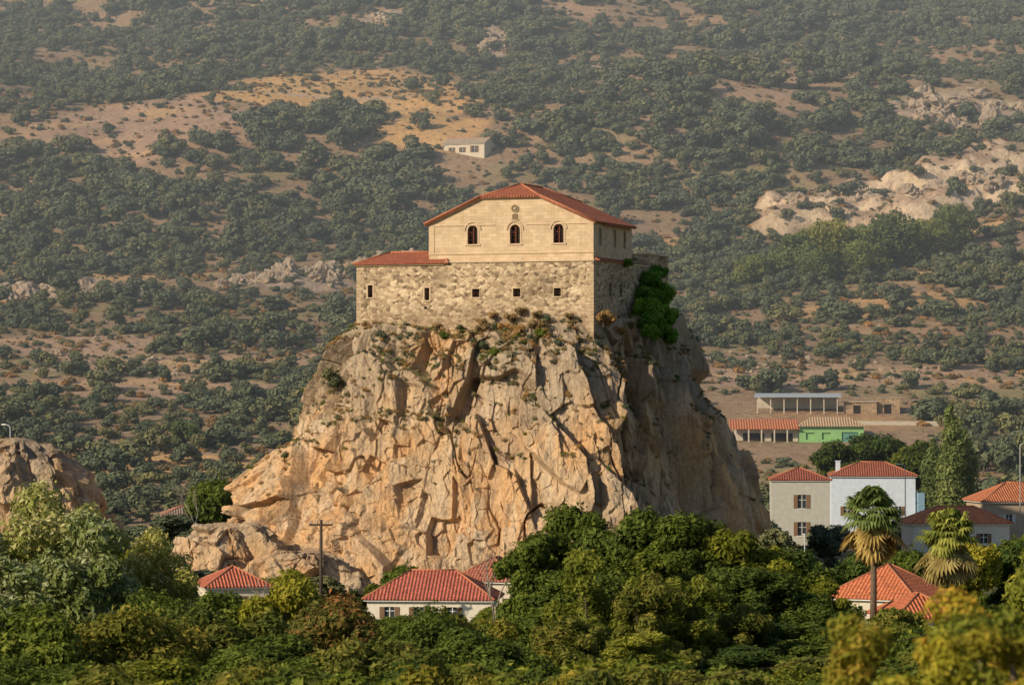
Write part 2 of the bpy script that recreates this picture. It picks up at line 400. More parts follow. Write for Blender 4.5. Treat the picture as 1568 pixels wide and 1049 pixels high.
# ---------------------------------------------------------------- rocks
def craggy(v,nrm,amps,seed,stretch=.6,crack=1.0):
    p=v.copy(); tilt=p.copy(); tilt[:,2]=p[:,2]*stretch+p[:,0]*.08; tilt[:,0]+=p[:,2]*.14
    wob=np.stack([fbm(tilt/5,2,seed+70+k) for k in range(3)],1)*.7
    d=0;cav=0
    for i,(s,a) in enumerate(amps):
        f,e,_=facet((tilt+wob*min(1,s/4))/s,seed+i*13,.8)
        d=d+f*a
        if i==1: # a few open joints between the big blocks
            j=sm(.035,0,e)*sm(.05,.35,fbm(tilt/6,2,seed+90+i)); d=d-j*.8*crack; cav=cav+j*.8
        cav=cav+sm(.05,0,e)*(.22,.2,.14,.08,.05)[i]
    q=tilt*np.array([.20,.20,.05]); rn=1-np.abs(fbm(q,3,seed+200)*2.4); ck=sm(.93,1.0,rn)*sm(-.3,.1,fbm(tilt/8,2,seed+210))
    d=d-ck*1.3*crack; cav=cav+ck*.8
    return p+nrm*np.asarray(d)[:,None],cav
def rock_colors(v,cav,z0,z1,seed=0):
    t=(v[:,2]-z0)/(z1-z0)
    n=fbm(v*np.array([.09,.09,.06]),4,seed+300); n2=fbm(v*np.array([.22,.22,.10]),4,seed+330); n3=fbm(v*np.array([.5,.5,.12]),3,seed+360)
    c=lerp(np.array([.60,.43,.27]),np.array([.65,.40,.205]),sm(-.25,.3,n2))
    c=lerp(c,np.array([.66,.52,.37]),sm(.08,.4,n3)*.6)
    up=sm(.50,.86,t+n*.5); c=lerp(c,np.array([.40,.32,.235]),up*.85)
    c=lerp(c,np.array([.30,.225,.17]),sm(.16,.42,n)*.55)
    c=lerp(c,np.array([.61,.34,.15]),sm(.2,.45,fbm(v*np.array([.13,.13,.13]),3,seed+390))*.6)
    return lerp(c,np.array([.12,.09,.065]),np.clip(cav,0,1)*.55)  # crevices painted darker: occlusion-like shade put into the colour, plus dark lichen
cx0,cy0=.4,411.4; th=R(20); ct,st=math.cos(th),math.sin(th)
AZ=[-180,-150,-110,-64,-30,10,50,90,140,180]
ZL=[34,33,28,23,20,15,10,8,4,0,-3]
T={-180:[0,.3,3.0,5.2,7,9.6,14,18.4,22,24,25],-150:[0,.2,2.6,4.6,6,8,11,13,17,19,20],-110:[.3,1.0,4.6,6.3,7.4,8.6,10,11,13,15,16],
 -64:[0,.3,2.8,4.4,5.4,7,9,10,11.5,13,14],-30:[.8,1.2,3.5,5.2,7,8.6,10,11,12.5,14,15],10:[2.6,3.2,5.2,6.3,9.0,10.2,11.8,12.4,13.2,14.4,15],50:[2,2.5,4,6,8,10,12,13,14,15,16],
 90:[1,1,4,8,10,12,14,15,18,20,20],140:[1,1,4,7,9,11,14,15,18,20,20],180:[0,.3,3.0,5.2,7,9.6,14,18.4,22,24,25]}
def rock_r(az,z):
    ad=np.degrees(az)
    tab=np.array([[np.interp(zz,ZL[::-1],T[a][::-1]) for zz in z[0]] for a in AZ])
    off=np.stack([np.interp(ad,AZ,tab[:,j]) for j in range(tab.shape[1])],1)
    la=az+th
    a=16.2;b=15.8;nn=5.5
    rr=(np.abs(np.cos(la)/a)**nn+np.abs(np.sin(la)/b)**nn)**(-1/nn)
    return rr[:,None]+off
nz=380
az=np.radians(np.concatenate([np.linspace(-180,40,1250,endpoint=False),np.linspace(40,160,140,endpoint=False),np.linspace(160,180,110,endpoint=False)])); na=len(az)
zr=np.linspace(-3,33,nz)
AZg=np.repeat(az[:,None],nz,1); Zg=np.repeat(zr[None,:],na,0)
Rg=rock_r(az,Zg)
ad=np.degrees(az)
rim=np.interp(ad,[-180,-150,-120,-95,-64,-30,10,60,180],[32.3,32.5,31.4,31.2,32.8,33.2,34.0,33,32.3])
Zs=(Zg+3)/36*(rim[:,None]+3)-3
vx=cx0+np.cos(AZg)*Rg; vy=cy0+np.sin(AZg)*Rg
V=np.stack([vx,vy,Zs],2).reshape(-1,3)
nr=np.stack([np.cos(AZg),np.sin(AZg),np.full_like(AZg,.15)],2).reshape(-1,3); nr/=np.linalg.norm(nr,axis=1)[:,None]
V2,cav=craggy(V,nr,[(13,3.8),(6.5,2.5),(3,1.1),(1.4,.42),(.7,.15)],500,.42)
tt=sm(33.3,28.5,V[:,2])*.85+.15
V2=V+(V2-V)*tt[:,None]
fi=np.arange(na*nz).reshape(na,nz); nxt=np.roll(fi,-1,0)
F=np.stack([fi[:,:-1].ravel(),nxt[:,:-1].ravel(),nxt[:,1:].ravel(),fi[:,1:].ravel()],1)
nc=8; rimv=V2.reshape(na,nz,3)[:,-1]; caps=[];capf=[]; prev=fi[:,-1]; base=len(V2)
for j in range(1,nc+1):
    s=1-j/nc*.97; ring=np.stack([cx0+(rimv[:,0]-cx0)*s,cy0+(rimv[:,1]-cy0)*s,rimv[:,2]+.25*np.sin(j)],1)
    caps.append(ring); cur=base+(j-1)*na+np.arange(na)
    capf.append(np.stack([prev,np.roll(prev,-1),np.roll(cur,-1),cur],1)); prev=cur
V3=np.concatenate([V2]+caps); F=np.concatenate([F]+capf); cav=np.concatenate([cav,np.zeros(nc*na)])
rm=np_mesh('rock',V3,F,False)
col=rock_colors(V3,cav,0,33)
nv=np.zeros(len(V3)*3,np.float32); rm.vertices.foreach_get('normal',nv); nv=nv.reshape(-1,3)
gl=sm(.50,.8,nv[:,2])*sm(14,27,V3[:,2])*sm(-.2,.3,fbm(V3*.35,3,610))
col=lerp(col,np.array([.22,.21,.09]),gl*.8)
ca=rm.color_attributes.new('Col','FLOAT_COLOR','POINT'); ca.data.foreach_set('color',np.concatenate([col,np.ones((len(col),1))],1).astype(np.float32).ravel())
rm.materials.append(ROCK)
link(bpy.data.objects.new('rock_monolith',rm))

def small_rock(name,cx,cy,z0,rx,ry,h,seed,na=420,nz=150,pw=.6,amps=((7,2.2),(3.4,1.2),(1.5,.5),(.7,.16)),skew=0):
    az=np.linspace(-math.pi,math.pi,na,endpoint=False); t=np.linspace(0,1,nz)
    A=np.repeat(az[:,None],nz,1); Tt=np.repeat(t[None],na,0)
    rr=(1-Tt)**pw; 
    V=np.stack([cx+skew*Tt+np.cos(A)*rx*rr,cy+np.sin(A)*ry*rr,z0-1+(h+1)*Tt],2).reshape(-1,3)
    nr=np.stack([np.cos(A),np.sin(A),np.full_like(A,.5)],2).reshape(-1,3); nr/=np.linalg.norm(nr,axis=1)[:,None]
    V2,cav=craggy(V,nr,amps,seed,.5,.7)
    fd=sm(1.0,.93,Tt.ravel()); V2=V+(V2-V)*fd[:,None]
    fi=np.arange(na*nz).reshape(na,nz); nxt=np.roll(fi,-1,0)
    F=np.stack([fi[:,:-1].ravel(),nxt[:,:-1].ravel(),nxt[:,1:].ravel(),fi[:,1:].ravel()],1)
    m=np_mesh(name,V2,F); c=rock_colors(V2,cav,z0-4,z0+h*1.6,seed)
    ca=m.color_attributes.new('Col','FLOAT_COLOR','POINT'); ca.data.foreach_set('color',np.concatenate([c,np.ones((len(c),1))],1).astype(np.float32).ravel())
    m.materials.append(ROCK); link(bpy.data.objects.new(name,m))
small_rock('rock_outcrop',-59.5,388,0,16,14,18.6,720,skew=.5,pw=.5)
small_rock('boulder_pile',-34,386,-.5,11,9,9,760,300,110,.5)
small_rock('boulder_pile',-24,380,-.5,9,7,6,790,300,100,.5)

def rock_proto(seed):
    bm=bmesh.new(); bmesh.ops.create_icosphere(bm,subdivisions=4,radius=1); v=np.array([a.co[:] for a in bm.verts]); f=np.array([[a.index for a in q.verts] for q in bm.faces]); bm.free()
    ff,e,_=facet(v*1.3+seed,seed,1.1); f2,_,_=facet(v*3.1+seed,seed+9,1.0); v=v*(1+.45*ff+.16*f2)[:,None]; v[:,2]*=.75
    m=np_mesh(f'outcrop{seed}',v,f); c=rock_colors(v*4+seed,0*v[:,0],-9,6,seed)*.9+np.array([.03,.04,.05])
    ca=m.color_attributes.new('Col','FLOAT_COLOR','POINT'); ca.data.foreach_set('color',np.concatenate([c,np.ones((len(c),1))],1).astype(np.float32).ravel())
    m.materials.append(ROCK); return m
RC=proto_coll('outcrop_kinds',[rock_proto(s) for s in (3,8,14,23)])
pts=[];scs=[]
for cx,cy_,rx,ry,cnt,s in [(-6,1200,4,18,14,3),(-48,1240,6,12,8,2.6),(-60,842,15,8,30,2.6),(-118,822,20,10,38,3.2),(-45,850,5,6,12,2.6),(116,926,40,14,50,2.6),(145,1030,20,16,30,3.4),(-28,772,8,8,10,1.6),(-80,700,40,30,60,.8),(60,700,40,30,50,.8),(100,600,16,8,10,.8),(-30,870,14,5,10,2.4)]:
    for i in range(cnt):
        X_=cx+rng.normal()*rx*.5; Y_=cy_+rng.normal()*ry*.5; pts.append((X_,Y_)); q=s*rng.uniform(.4,1.2); scs.append((q*rng.uniform(.8,1.4),q,q*rng.uniform(.7,1.5)))
pts=np.array(pts); scatter('limestone_outcrops',np.stack([pts[:,0],pts[:,1],H(pts[:,0],pts[:,1])],1),scs,np.stack([rng.normal(size=len(pts))*.2,rng.normal(size=len(pts))*.2,rng.random(len(pts))*6],1),rng.integers(0,4,len(pts)),RC)

# ---------------------------------------------------------------- church on the rock
def ashlar():
    m=M('ashlar_stone',.9); v=m.co()
    sx=m.n('ShaderNodeSeparateXYZ'); m.l(v,sx.inputs[0]); ad=m.n('ShaderNodeMath',operation='ADD'); m.l(sx.outputs[0],ad.inputs[0]); m.l(sx.outputs[1],ad.inputs[1])
    cb=m.n('ShaderNodeCombineXYZ'); m.l(ad.outputs[0],cb.inputs[0]); m.l(sx.outputs[2],cb.inputs[1])
    br=m.n('ShaderNodeTexBrick'); m.l(cb.outputs[0],br.inputs['Vector']); br.inputs['Scale'].default_value=1; br.inputs['Brick Width'].default_value=.95; br.inputs['Row Height'].default_value=.42; br.inputs['Mortar Size'].default_value=.012
    br.inputs['Color1'].default_value=(.55,.41,.265,1); br.inputs['Color2'].default_value=(.67,.515,.35,1); br.inputs['Mortar'].default_value=(.42,.31,.19,1)
    n=m.noise(v,.8,6,.65); n2=m.noise(v,6,4)
    c=m.mix(.8,br.outputs[0],m.ramp(n,[(.3,.8),(.7,1.08)]),'MULTIPLY'); c=m.mix(.5,c,m.ramp(n2,[(.3,.8),(.7,1.12)]),'MULTIPLY')
    st_=m.noise(m.co((1.2,1.2,.12)),1.0,5,.6); c=m.mix(m.ramp(st_,[(.56,0.),(.75,.4)]),c,(.32,.23,.14))
    m.col(c); m.bump(br.outputs['Fac'],-.3,.02); return m.m
def rubble():
    m=M('rubble_masonry',.95); v=m.co((1,1,1.45))
    nn=m.n('ShaderNodeTexNoise'); nn.inputs['Scale'].default_value=1.5; m.l(v,nn.inputs['Vector'])
    ds=m.n('ShaderNodeVectorMath',operation='MULTIPLY_ADD'); m.l(nn.outputs['Color'],ds.inputs[0]); ds.inputs[1].default_value=(.35,.35,.35); m.l(v,ds.inputs[2])
    vo=m.n('ShaderNodeTexVoronoi'); vo.inputs['Scale'].default_value=2.1; m.l(ds.outputs[0],vo.inputs['Vector'])
    ve=m.n('ShaderNodeTexVoronoi',feature='DISTANCE_TO_EDGE'); ve.inputs['Scale'].default_value=2.1; m.l(ds.outputs[0],ve.inputs['Vector'])
    sp_=m.n('ShaderNodeSeparateColor'); m.l(vo.outputs['Color'],sp_.inputs[0])
    c=m.ramp(sp_.outputs[0],[(0,(.15,.105,.07)),(.25,(.33,.24,.155)),(.6,(.49,.365,.235)),(1,(.72,.57,.39))])
    n=m.noise(v,.3,6,.65); nb=m.noise(v,.16,4,.6)
    c=m.mix(m.ramp(ve.outputs[0],[(.01,.6),(.05,0.)]),c,(.40,.31,.21))
    c=m.mix(m.ramp(n,[(.48,0.),(.68,.4)]),c,(.56,.44,.30))
    c=m.mix(.9,c,m.ramp(nb,[(.38,.66),(.60,1.06)]),'MULTIPLY')
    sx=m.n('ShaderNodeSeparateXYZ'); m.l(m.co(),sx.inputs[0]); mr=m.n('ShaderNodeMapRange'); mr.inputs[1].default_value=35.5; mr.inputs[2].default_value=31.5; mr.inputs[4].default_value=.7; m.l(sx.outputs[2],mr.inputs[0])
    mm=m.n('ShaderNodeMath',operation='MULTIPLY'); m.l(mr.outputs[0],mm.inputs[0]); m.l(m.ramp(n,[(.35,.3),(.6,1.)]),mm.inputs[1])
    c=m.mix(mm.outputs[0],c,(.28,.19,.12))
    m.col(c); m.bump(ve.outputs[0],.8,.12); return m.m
ASH=ashlar(); RUB=rubble()
TRIM=plain('cut_stone_trim',(.60,.45,.30),.9,.25,5)
DARK=plain('dark_interior',(.018,.012,.01),.6,.2,3,0)
IRON=plain('iron_bars',(.07,.035,.025),.7,.3,8,0)
WOODR=plain('red_window_frame',(.22,.06,.035),.7,.3,8,0)
RX=roofmat('terracotta_tiles_a',0); RY=roofmat('terracotta_tiles_b',1)
CAP=plain('ridge_tiles',(.46,.18,.10),.85,.4,6,.3)
CH=empty('hilltop_monastery_church',(9.8,392,0),-th)
def arch_prism(x,z0,w,h,y0,y1,seg=10,axis='x',arch=True):
    pr=[(-w/2,z0),(w/2,z0)]
    zs=z0+h-(w/2 if arch else 0)
    if arch:
        for i in range(seg+1):
            a=math.pi*i/seg; pr.append((w/2*math.cos(a),zs+w/2*math.sin(a)))
    else: pr+=[(w/2,z0+h),(-w/2,z0+h)]
    v=[];n=len(pr)
    for yy in (y0,y1):
        for a,b in pr: v.append((x+a,yy,b) if axis=='x' else (yy,x+a,b))
    f=[tuple(range(n))[::-1],tuple(range(n,2*n))]+[(i,(i+1)%n,n+(i+1)%n,n+i) for i in range(n)]
    return v,f
def cut(obj,prisms):
    V=[];F=[]
    for v,f in prisms:
        n=len(V); V+=v; F+=[tuple(i+n for i in q) for q in f]
    c=pmesh('cutter',V,F,[DARK]); c.parent=obj.parent
    md=obj.modifiers.new('b','BOOLEAN'); md.object=c; md.operation='DIFFERENCE'; md.solver='EXACT'
    bpy.context.view_layer.update(); dg=bpy.context.evaluated_depsgraph_get()
    nm=bpy.data.meshes.new_from_object(obj.evaluated_get(dg)); obj.modifiers.clear(); obj.data=nm
    bpy.data.objects.remove(c,do_unlink=True)
XL,XR=-30.8,0.
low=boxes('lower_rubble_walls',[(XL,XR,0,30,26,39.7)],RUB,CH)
LW=[(-29.0,35.6,.62,1.5),(-21.5,35.2,.62,1.5),(-15.1,35.5,.95,1.0),(-9.8,35.5,.95,1.0),(-4.6,35.5,.9,1.0),(-21.7,34.1,.35,.3)]
cuts=[arch_prism(x,z,w,h,-.5,.9,arch=False) for x,z,w,h in LW[:6]]
cuts+=[arch_prism(y_,35.7,.9,1.6,-.6,.5,axis='y',arch=False) for y_ in (6.5,10.6,17)]
cut(low,cuts)
boxes('dark_rooms',[(x-w/2+.01,x+w/2-.01,.6,.88,z+.01,z+h-.01) for x,z,w,h in LW[:6]]+[(-.58,-.4,y_-.44,y_+.44,35.71,37.29) for y_ in (6.5,10.6,17)],DARK,CH)
fr=[]
for x,z,w,h in LW[:5]:
    t=.2 if w<.8 else .1; p=-.05
    fr+=[(x-w/2-t,x-w/2,p,.2,z,z+h),(x+w/2,x+w/2+t,p,.2,z,z+h),(x-w/2-t-.05,x+w/2+t+.05,p-.03,.2,z+h,z+h+t),(x-w/2-t-.05,x+w/2+t+.05,p-.05,.2,z-.15,z)]
boxes('window_surrounds',fr,TRIM,CH,.02)
br=[]
for x,z,w,h in LW[:5]:
    for k in (-.25,0.,.25): br.append(([(x+k*w,.18,z),(x+k*w,.18,z+h)],.02))
    for k in (.33,.66): br.append(([(x-w/2,.18,z+h*k),(x+w/2,.18,z+h*k)],.02))
tubes('window_bars',br,IRON,CH,5)
q=[]
for i in range(21):
    z=31.2+i*.405
    if z+.38>39.6: break
    a=.95 if i%2 else .6; b=.6 if i%2 else .95
    q.append((XL-.04,XL+a,-.04,b,z,z+.38)); q.append((XR-a,XR+.04,-.04,b,z,z+.38))
boxes('corner_quoins',q,plain('quoin_stone',(.50,.38,.25),.9,.4,2.5),CH,.03)
boxes('wall_coping',[(-19.2,.12,-.14,.75,39.7,39.92),(-.65,.14,.76,21.9,39.7,39.9)],TRIM,CH,.03)
rb=boxes('rear_block_walls',[(-9,.02,22,30.02,38,41.3)],RUB,CH)
boxes('rear_block_coping',[(-9.1,.2,21.9,30.15,41.3,41.5)],TRIM,CH,.03)
pmesh('side_pentice_roof',[(.35,1.2,39.95),(.35,13,39.95),(-1.3,13,40.7),(-1.3,1.2,40.7),(.35,1.2,39.8),(.35,13,39.8),(-1.3,13,39.95),(-1.3,1.2,39.95)],BF,[RY],None,CH)
cy1=1.0; cxl,cxr=-21.6,-.35; cl=15.0; ze=44.75; zr_=49.45; zt=47.75; xm=(cxl+cxr)/2
hwT=(cxr-cxl)/2*(zr_-zt)/(zr_-ze)
prof=[(cxl,39),(cxr,39),(cxr,ze-.12),(xm+hwT,zt-.12),(xm-hwT,zt-.12),(cxl,ze-.12)]
v=[(a,cy1,b) for a,b in prof]+[(a,cy1+cl,b) for a,b in prof]; n=6
body=pmesh('church_walls',v,[tuple(range(6)),tuple(range(6,12))]+[(i,(i+1)%n,n+(i+1)%n,n+i) for i in range(n)],[ASH],None,CH)
wx=[-15.9,-10.4,-4.8]; wz=42.0; ww=1.3; wh=2.3
cuts=[arch_prism(x,wz,ww,wh,cy1-.5,cy1+.75) for x in wx]
cuts+=[arch_prism(cy1+y_,41.7,1.0,2.2,-.9,.5,axis='y') for y_ in (2.5,8.2,12.2)]
cut(body,cuts)
boxes('dark_nave',[(x-ww/2+.02,x+ww/2-.02,cy1+.5,cy1+.74,wz+.01,wz+wh-.3) for x in wx]+[(-.89,-.7,cy1+y_-.48,cy1+y_+.48,41.72,43.6) for y_ in (2.5,8.2,12.2)],DARK,CH)
def arch_band(x,z0,w,h,t,y0,y1,name,mat,seg=14,jambs=True):
    V=[];F=[]; zs=z0+h-w/2
    path=[]
    if jambs: path+=[(-w/2,z0,-1,0),(-w/2,zs,-1,0)]
    for i in range(seg+1):
        a=math.pi-math.pi*i/seg; path.append((w/2*math.cos(a),zs+w/2*math.sin(a),math.cos(a),math.sin(a)))
    if jambs: path+=[(w/2,z0,1,0)]
    for a,b,nx_,nz_ in path:
        V+=[(x+a,y0,b),(x+a+nx_*t,y0,b+nz_*t),(x+a+nx_*t,y1,b+nz_*t),(x+a,y1,b)]
    for i in range(len(path)-1):
        o=i*4
        for k in range(4): F.append((o+k,o+(k+1)%4,o+4+(k+1)%4,o+4+k))
    F+=[(0,1,2,3),tuple(len(V)-4+k for k in range(4))]
    return pmesh(name,V,F,[mat],None,CH)
for i,x in enumerate(wx):
    arch_band(x,wz,ww,wh,.2,cy1-.05,cy1+.12,f'window_jamb_{i}',TRIM)
    arch_band(x,wz+.9,ww+.62,wh-.55,.14,cy1-.12,cy1+.05,f'hood_mould_{i}',TRIM,jambs=False)
boxes('window_sills',[(x-1.0,x+1.0,cy1-.12,cy1+.15,wz-.2,wz-.01) for x in wx],TRIM,CH,.02)
b=[];w_=[]
for x in wx:
    for k in (-.36,-.12,.12,.36): b.append(([(x+k*ww,cy1+.15,wz),(x+k*ww,cy1+.15,wz+wh-.2)],.022))
    for k in (.25,.5,.75): b.append(([(x-ww/2,cy1+.15,wz+(wh-.3)*k),(x+ww/2,cy1+.15,wz+(wh-.3)*k)],.022))
    w_+=[(x-ww/2,x-ww/2+.12,cy1+.28,cy1+.36,wz,wz+wh-.7),(x+ww/2-.12,x+ww/2,cy1+.28,cy1+.36,wz,wz+wh-.7),(x-.05,x+.05,cy1+.28,cy1+.36,wz,wz+wh-.1),(x-ww/2+.12,x-.05,cy1+.285,cy1+.355,wz+1.3,wz+1.4)]
tubes('grilles',b,IRON,CH,5); boxes('window_frames',w_,WOODR,CH)
xc=wx[1]; DR=plain('weathered_relief',(.22,.16,.10),.9,.4,6); LR=plain('relief_stone',(.50,.38,.25),.9,.3,6)
def disc(name,x,z,r,y0,y1,mat,seg=20):
    v=[(x+r*math.cos(2*math.pi*i/seg),yy,z+r*math.sin(2*math.pi*i/seg)) for yy in (y0,y1) for i in range(seg)]
    pmesh(name,v,[tuple(range(seg)),tuple(range(seg,2*seg))]+[(i,(i+1)%seg,seg+(i+1)%seg,seg+i) for i in range(seg)],[mat],None,CH)
disc('relief_roundel',xc,46.25,.46,cy1-.07,cy1+.02,DR)
tubes('roundel_rim',[([(xc+.46*math.cos(2*math.pi*i/20),cy1-.06,46.25+.46*math.sin(2*math.pi*i/20)) for i in range(21)],.06)],LR,CH,6)
disc('roundel_boss',xc,46.25,.17,cy1-.14,cy1-.075,LR)
boxes('relief_plaque',[(xc-.35,xc+.35,cy1-.06,cy1+.02,44.95,45.6)],DR,CH,.02)
boxes('plaque_sill',[(xc-.45,xc+.45,cy1-.14,cy1+.02,44.83,44.94)],LR,CH,.02)
boxes('string_courses',[(cxl-.06,cxr+.08,cy1-.1,cy1+.04,40.75,40.93),(cxl-.06,cxl+8.6,cy1-.09,cy1+.04,ze-.5,ze-.36),(cxr-8.6,cxr+.1,cy1-.09,cy1+.04,ze-.5,ze-.36)],TRIM,CH,.02)
boxes('facade_pilasters',[(cxl-.03,cxl+.7,cy1-.06,cy1+.02,40.93,ze-.5),(cxr-.7,cxr+.03,cy1-.06,cy1+.02,40.93,ze-.5)],TRIM,CH,.015)
def rake(x0,z0,x1,z1):
    return ([(x0,cy1-.16,z0),(x1,cy1-.16,z1)],.16)
tubes('raking_cornice',[rake(cxl-.2,ze-.22,xm-hwT,zt-.14),rake(xm-hwT,zt-.14,xm+hwT,zt-.14),rake(xm+hwT,zt-.14,cxr+.2,ze-.22)],TRIM,CH,6)
ov=.55; yf,yb=cy1-.45,cy1+cl+.45; sl=(zr_-ze)/((cxr-cxl)/2)
xl,xr=cxl-ov,cxr+ov; zl=ze-ov*sl+.05; zrt=zr_+.05; ztt=zt+.05
tv=[(xl,yf,zl),(xm-hwT,yf,ztt),(xm,yf+4.2,zrt),(xm,yb-4.2,zrt),(xm-hwT,yb,ztt),(xl,yb,zl),(xr,yf,zl),(xm+hwT,yf,ztt),(xm+hwT,yb,ztt),(xr,yb,zl)]
fcs=[(0,1,2,3,4,5),(6,9,8,3,2,7),(1,7,2),(4,3,8)]
ro=pmesh('church_roof',tv,fcs,[RY,RX,TRIM],[0,0,1,1],CH)
md=ro.modifiers.new('s','SOLIDIFY'); md.thickness=.22; md.offset=-1; md.use_even_offset=True
def caps_(pts_pairs,name,par,r=.13):
    tubes(name,[([a,b],r) for a,b in pts_pairs],CAP,par,8)
caps_([(tv[2],tv[3]),(tv[1],tv[2]),(tv[7],tv[2]),(tv[0],tv[1]),(tv[6],tv[7]),(tv[4],tv[3]),(tv[8],tv[3])],'ridge_caps',CH)
pmesh('side_aisle_roof',[(.35,4.5,44.35),(.35,15.4,44.35),(-3.0,15.4,46.0),(-3.0,4.5,46.0),(.35,4.5,44.2),(.35,15.4,44.2),(-3.0,15.4,45.2),(-3.0,4.5,45.2)],BF,[RY],None,CH)
ax0,ax1,ay0,ay1=XL-.35,-18.6,-.4,9.0; az0,az1=39.75,41.3
av=[(ax0,ay0,az0),(ax1,ay0,az0),(ax1,ay1,az0),(ax0,ay1,az0),(ax0+3.2,ay0+4.4,az1),(ax1-2.2,ay0+4.4,az1)]
an=pmesh('annex_roof',av,[(0,1,5,4),(1,2,5),(2,3,4,5),(3,0,4)],[RX,RY],[0,1,0,1],CH)
md=an.modifiers.new('s','SOLIDIFY'); md.thickness=.15; md.offset=-1
caps_([(av[4],av[5]),(av[0],av[4]),(av[1],av[5]),(av[2],av[5]),(av[3],av[4])],'annex_ridge_caps',CH,.12)
boxes('annex_eave_course',[(XL-.18,-19.2,-.2,.5,39.45,39.68)],TRIM,CH,.03)
boxes('side_windows_trim',[(.0,.06,y_-.75,y_-.5,41.7,43.9) for y_ in (3.5,9.2)]+[(.0,.06,y_+.5,y_+.75,41.7,43.9) for y_ in (3.5,9.2)],TRIM,CH,loc=(-.35,0,0))

# ---------------------------------------------------------------- shrubs on the rock
DRY=[tree_mesh('dryshrub',1.3,.95,.1,7,1500,.10,L_DRY,200,.04,(.35,.5)),tree_mesh('greenshrub',1.5,1.1,.1,8,1800,.12,L_GREEN,201,.04,(.35,.5)),tree_mesh('ivyshrub',2.6,1.7,.1,14,6500,.13,L_BRIGHT,202,.06,(.25,.42)),tree_mesh('olshrub',1.3,1.,.1,8,1500,.1,L_HILL,203,.04,(.35,.5))]
from mathutils.bvhtree import BVHTree
bvh=BVHTree.FromPolygons([tuple(a) for a in V3.tolist()],[tuple(a) for a in F.tolist()])
def rock_hit(x,z,y0=360):
    h=bvh.ray_cast(Vector((x,y0,z)),Vector((0,1,0))); return h[0]
def plant(nm,k,p,s,rz=None,sz=1):
    if p is None: return
    o=bpy.data.objects.new(nm,DRY[k]); o.location=(p[0],p[1],p[2]-.25*s); o.scale=(s,s,s*sz); o.rotation_euler=(0,0,random.random()*6 if rz is None else rz); link(o)
for x,z,k,s in [(-3.6,31.2,0,1.0),(-1.2,31.4,0,.9),(.8,31.0,0,1.1),(3.0,31.5,0,1.2),(3.6,30.6,1,.8),(11.6,32.0,0,1.3),(-22.6,25.5,3,1.6),(-21.6,24.6,3,1.2),(-3.4,29.3,3,.9),(-2.0,28.4,1,.8),(13.0,31.0,0,.9),(14.4,31.8,0,.8),(-9.0,20.5,3,.7),(-6.5,19,0,.6),(5.5,29.5,3,.8),(-16.0,30.6,3,.8),(-8,30.5,1,.7),(8,30,0,.8),(-27.7,16,3,.7)]:
    plant('dry_shrub' if k==0 else 'green_shrub',k,rock_hit(x,z),s)
wcorner=lambda lx,ly,z:(9.8+lx*ct+ly*st,392-lx*st+ly*ct,z)
for lx,ly,z,s in [(1.0,19.5,36.4,1.25),(1.4,21.5,34.6,1.4),(1.2,17.0,34.4,1.2),(2.2,15,32.2,1.5),(3.4,12.5,31.0,1.2),(2.8,18.5,32.0,1.3),(.9,22.8,38.2,.8),(.6,11.4,39.4,.45),(4.2,9.5,30.4,.8),(3.6,16.5,29.6,1.2)]:
    plant('wall_ivy_bush',2,wcorner(lx,ly,z),s)
for lx,z,s,k in [(-12.8,33.0,.7,0),(-14.2,32.2,.7,0),(-7,33.0,.8,0),(-17,31.6,.6,3),(-3,32.8,.7,0),(-10.5,32.6,.9,0),(-9.2,33.4,.8,0),(-6.0,32.4,.9,3),(1.4,32.6,1.1,0),(-12,31.6,.8,3),(-20,31.8,.6,0),(-24,32,.5,3)]:
    plant('dry_shrub' if k==0 else 'green_shrub',k,wcorner(lx,-.5,z),s)
up=np.where((nv[:,2]>.5)&(V3[:,2]>9)&(V3[:,2]<33.2)&(V3[:,1]<425))[0]
wgt=sm(8,29,V3[up,2]); up=up[rng.random(len(up))<.04*wgt]
GC=proto_coll('ledge_plants',[tree_mesh('ledge0',.6,.45,.02,4,160,.10,L_HILL,210,.02,(.4,.6),.7,.3,.4,False),tree_mesh('ledge1',.5,.5,.02,4,140,.11,L_DRY,211,.02,(.4,.6),.6,.3,.4,False),tree_mesh('ledge2',.6,.5,.02,4,160,.10,L_GREEN,212,.02,(.4,.6),.6,.3,.4,False)])
if len(up):
    q=V3[up]; s=rng.uniform(.35,1.1,len(up)); print('ledge plants',len(up))
    scatter('ledge_grass',q-np.array([0,0,.08]),np.stack([s]*3,1),np.stack([0*s,0*s,s*40],1),rng.choice([0,1,2],len(up),p=[.35,.5,.15]),GC)

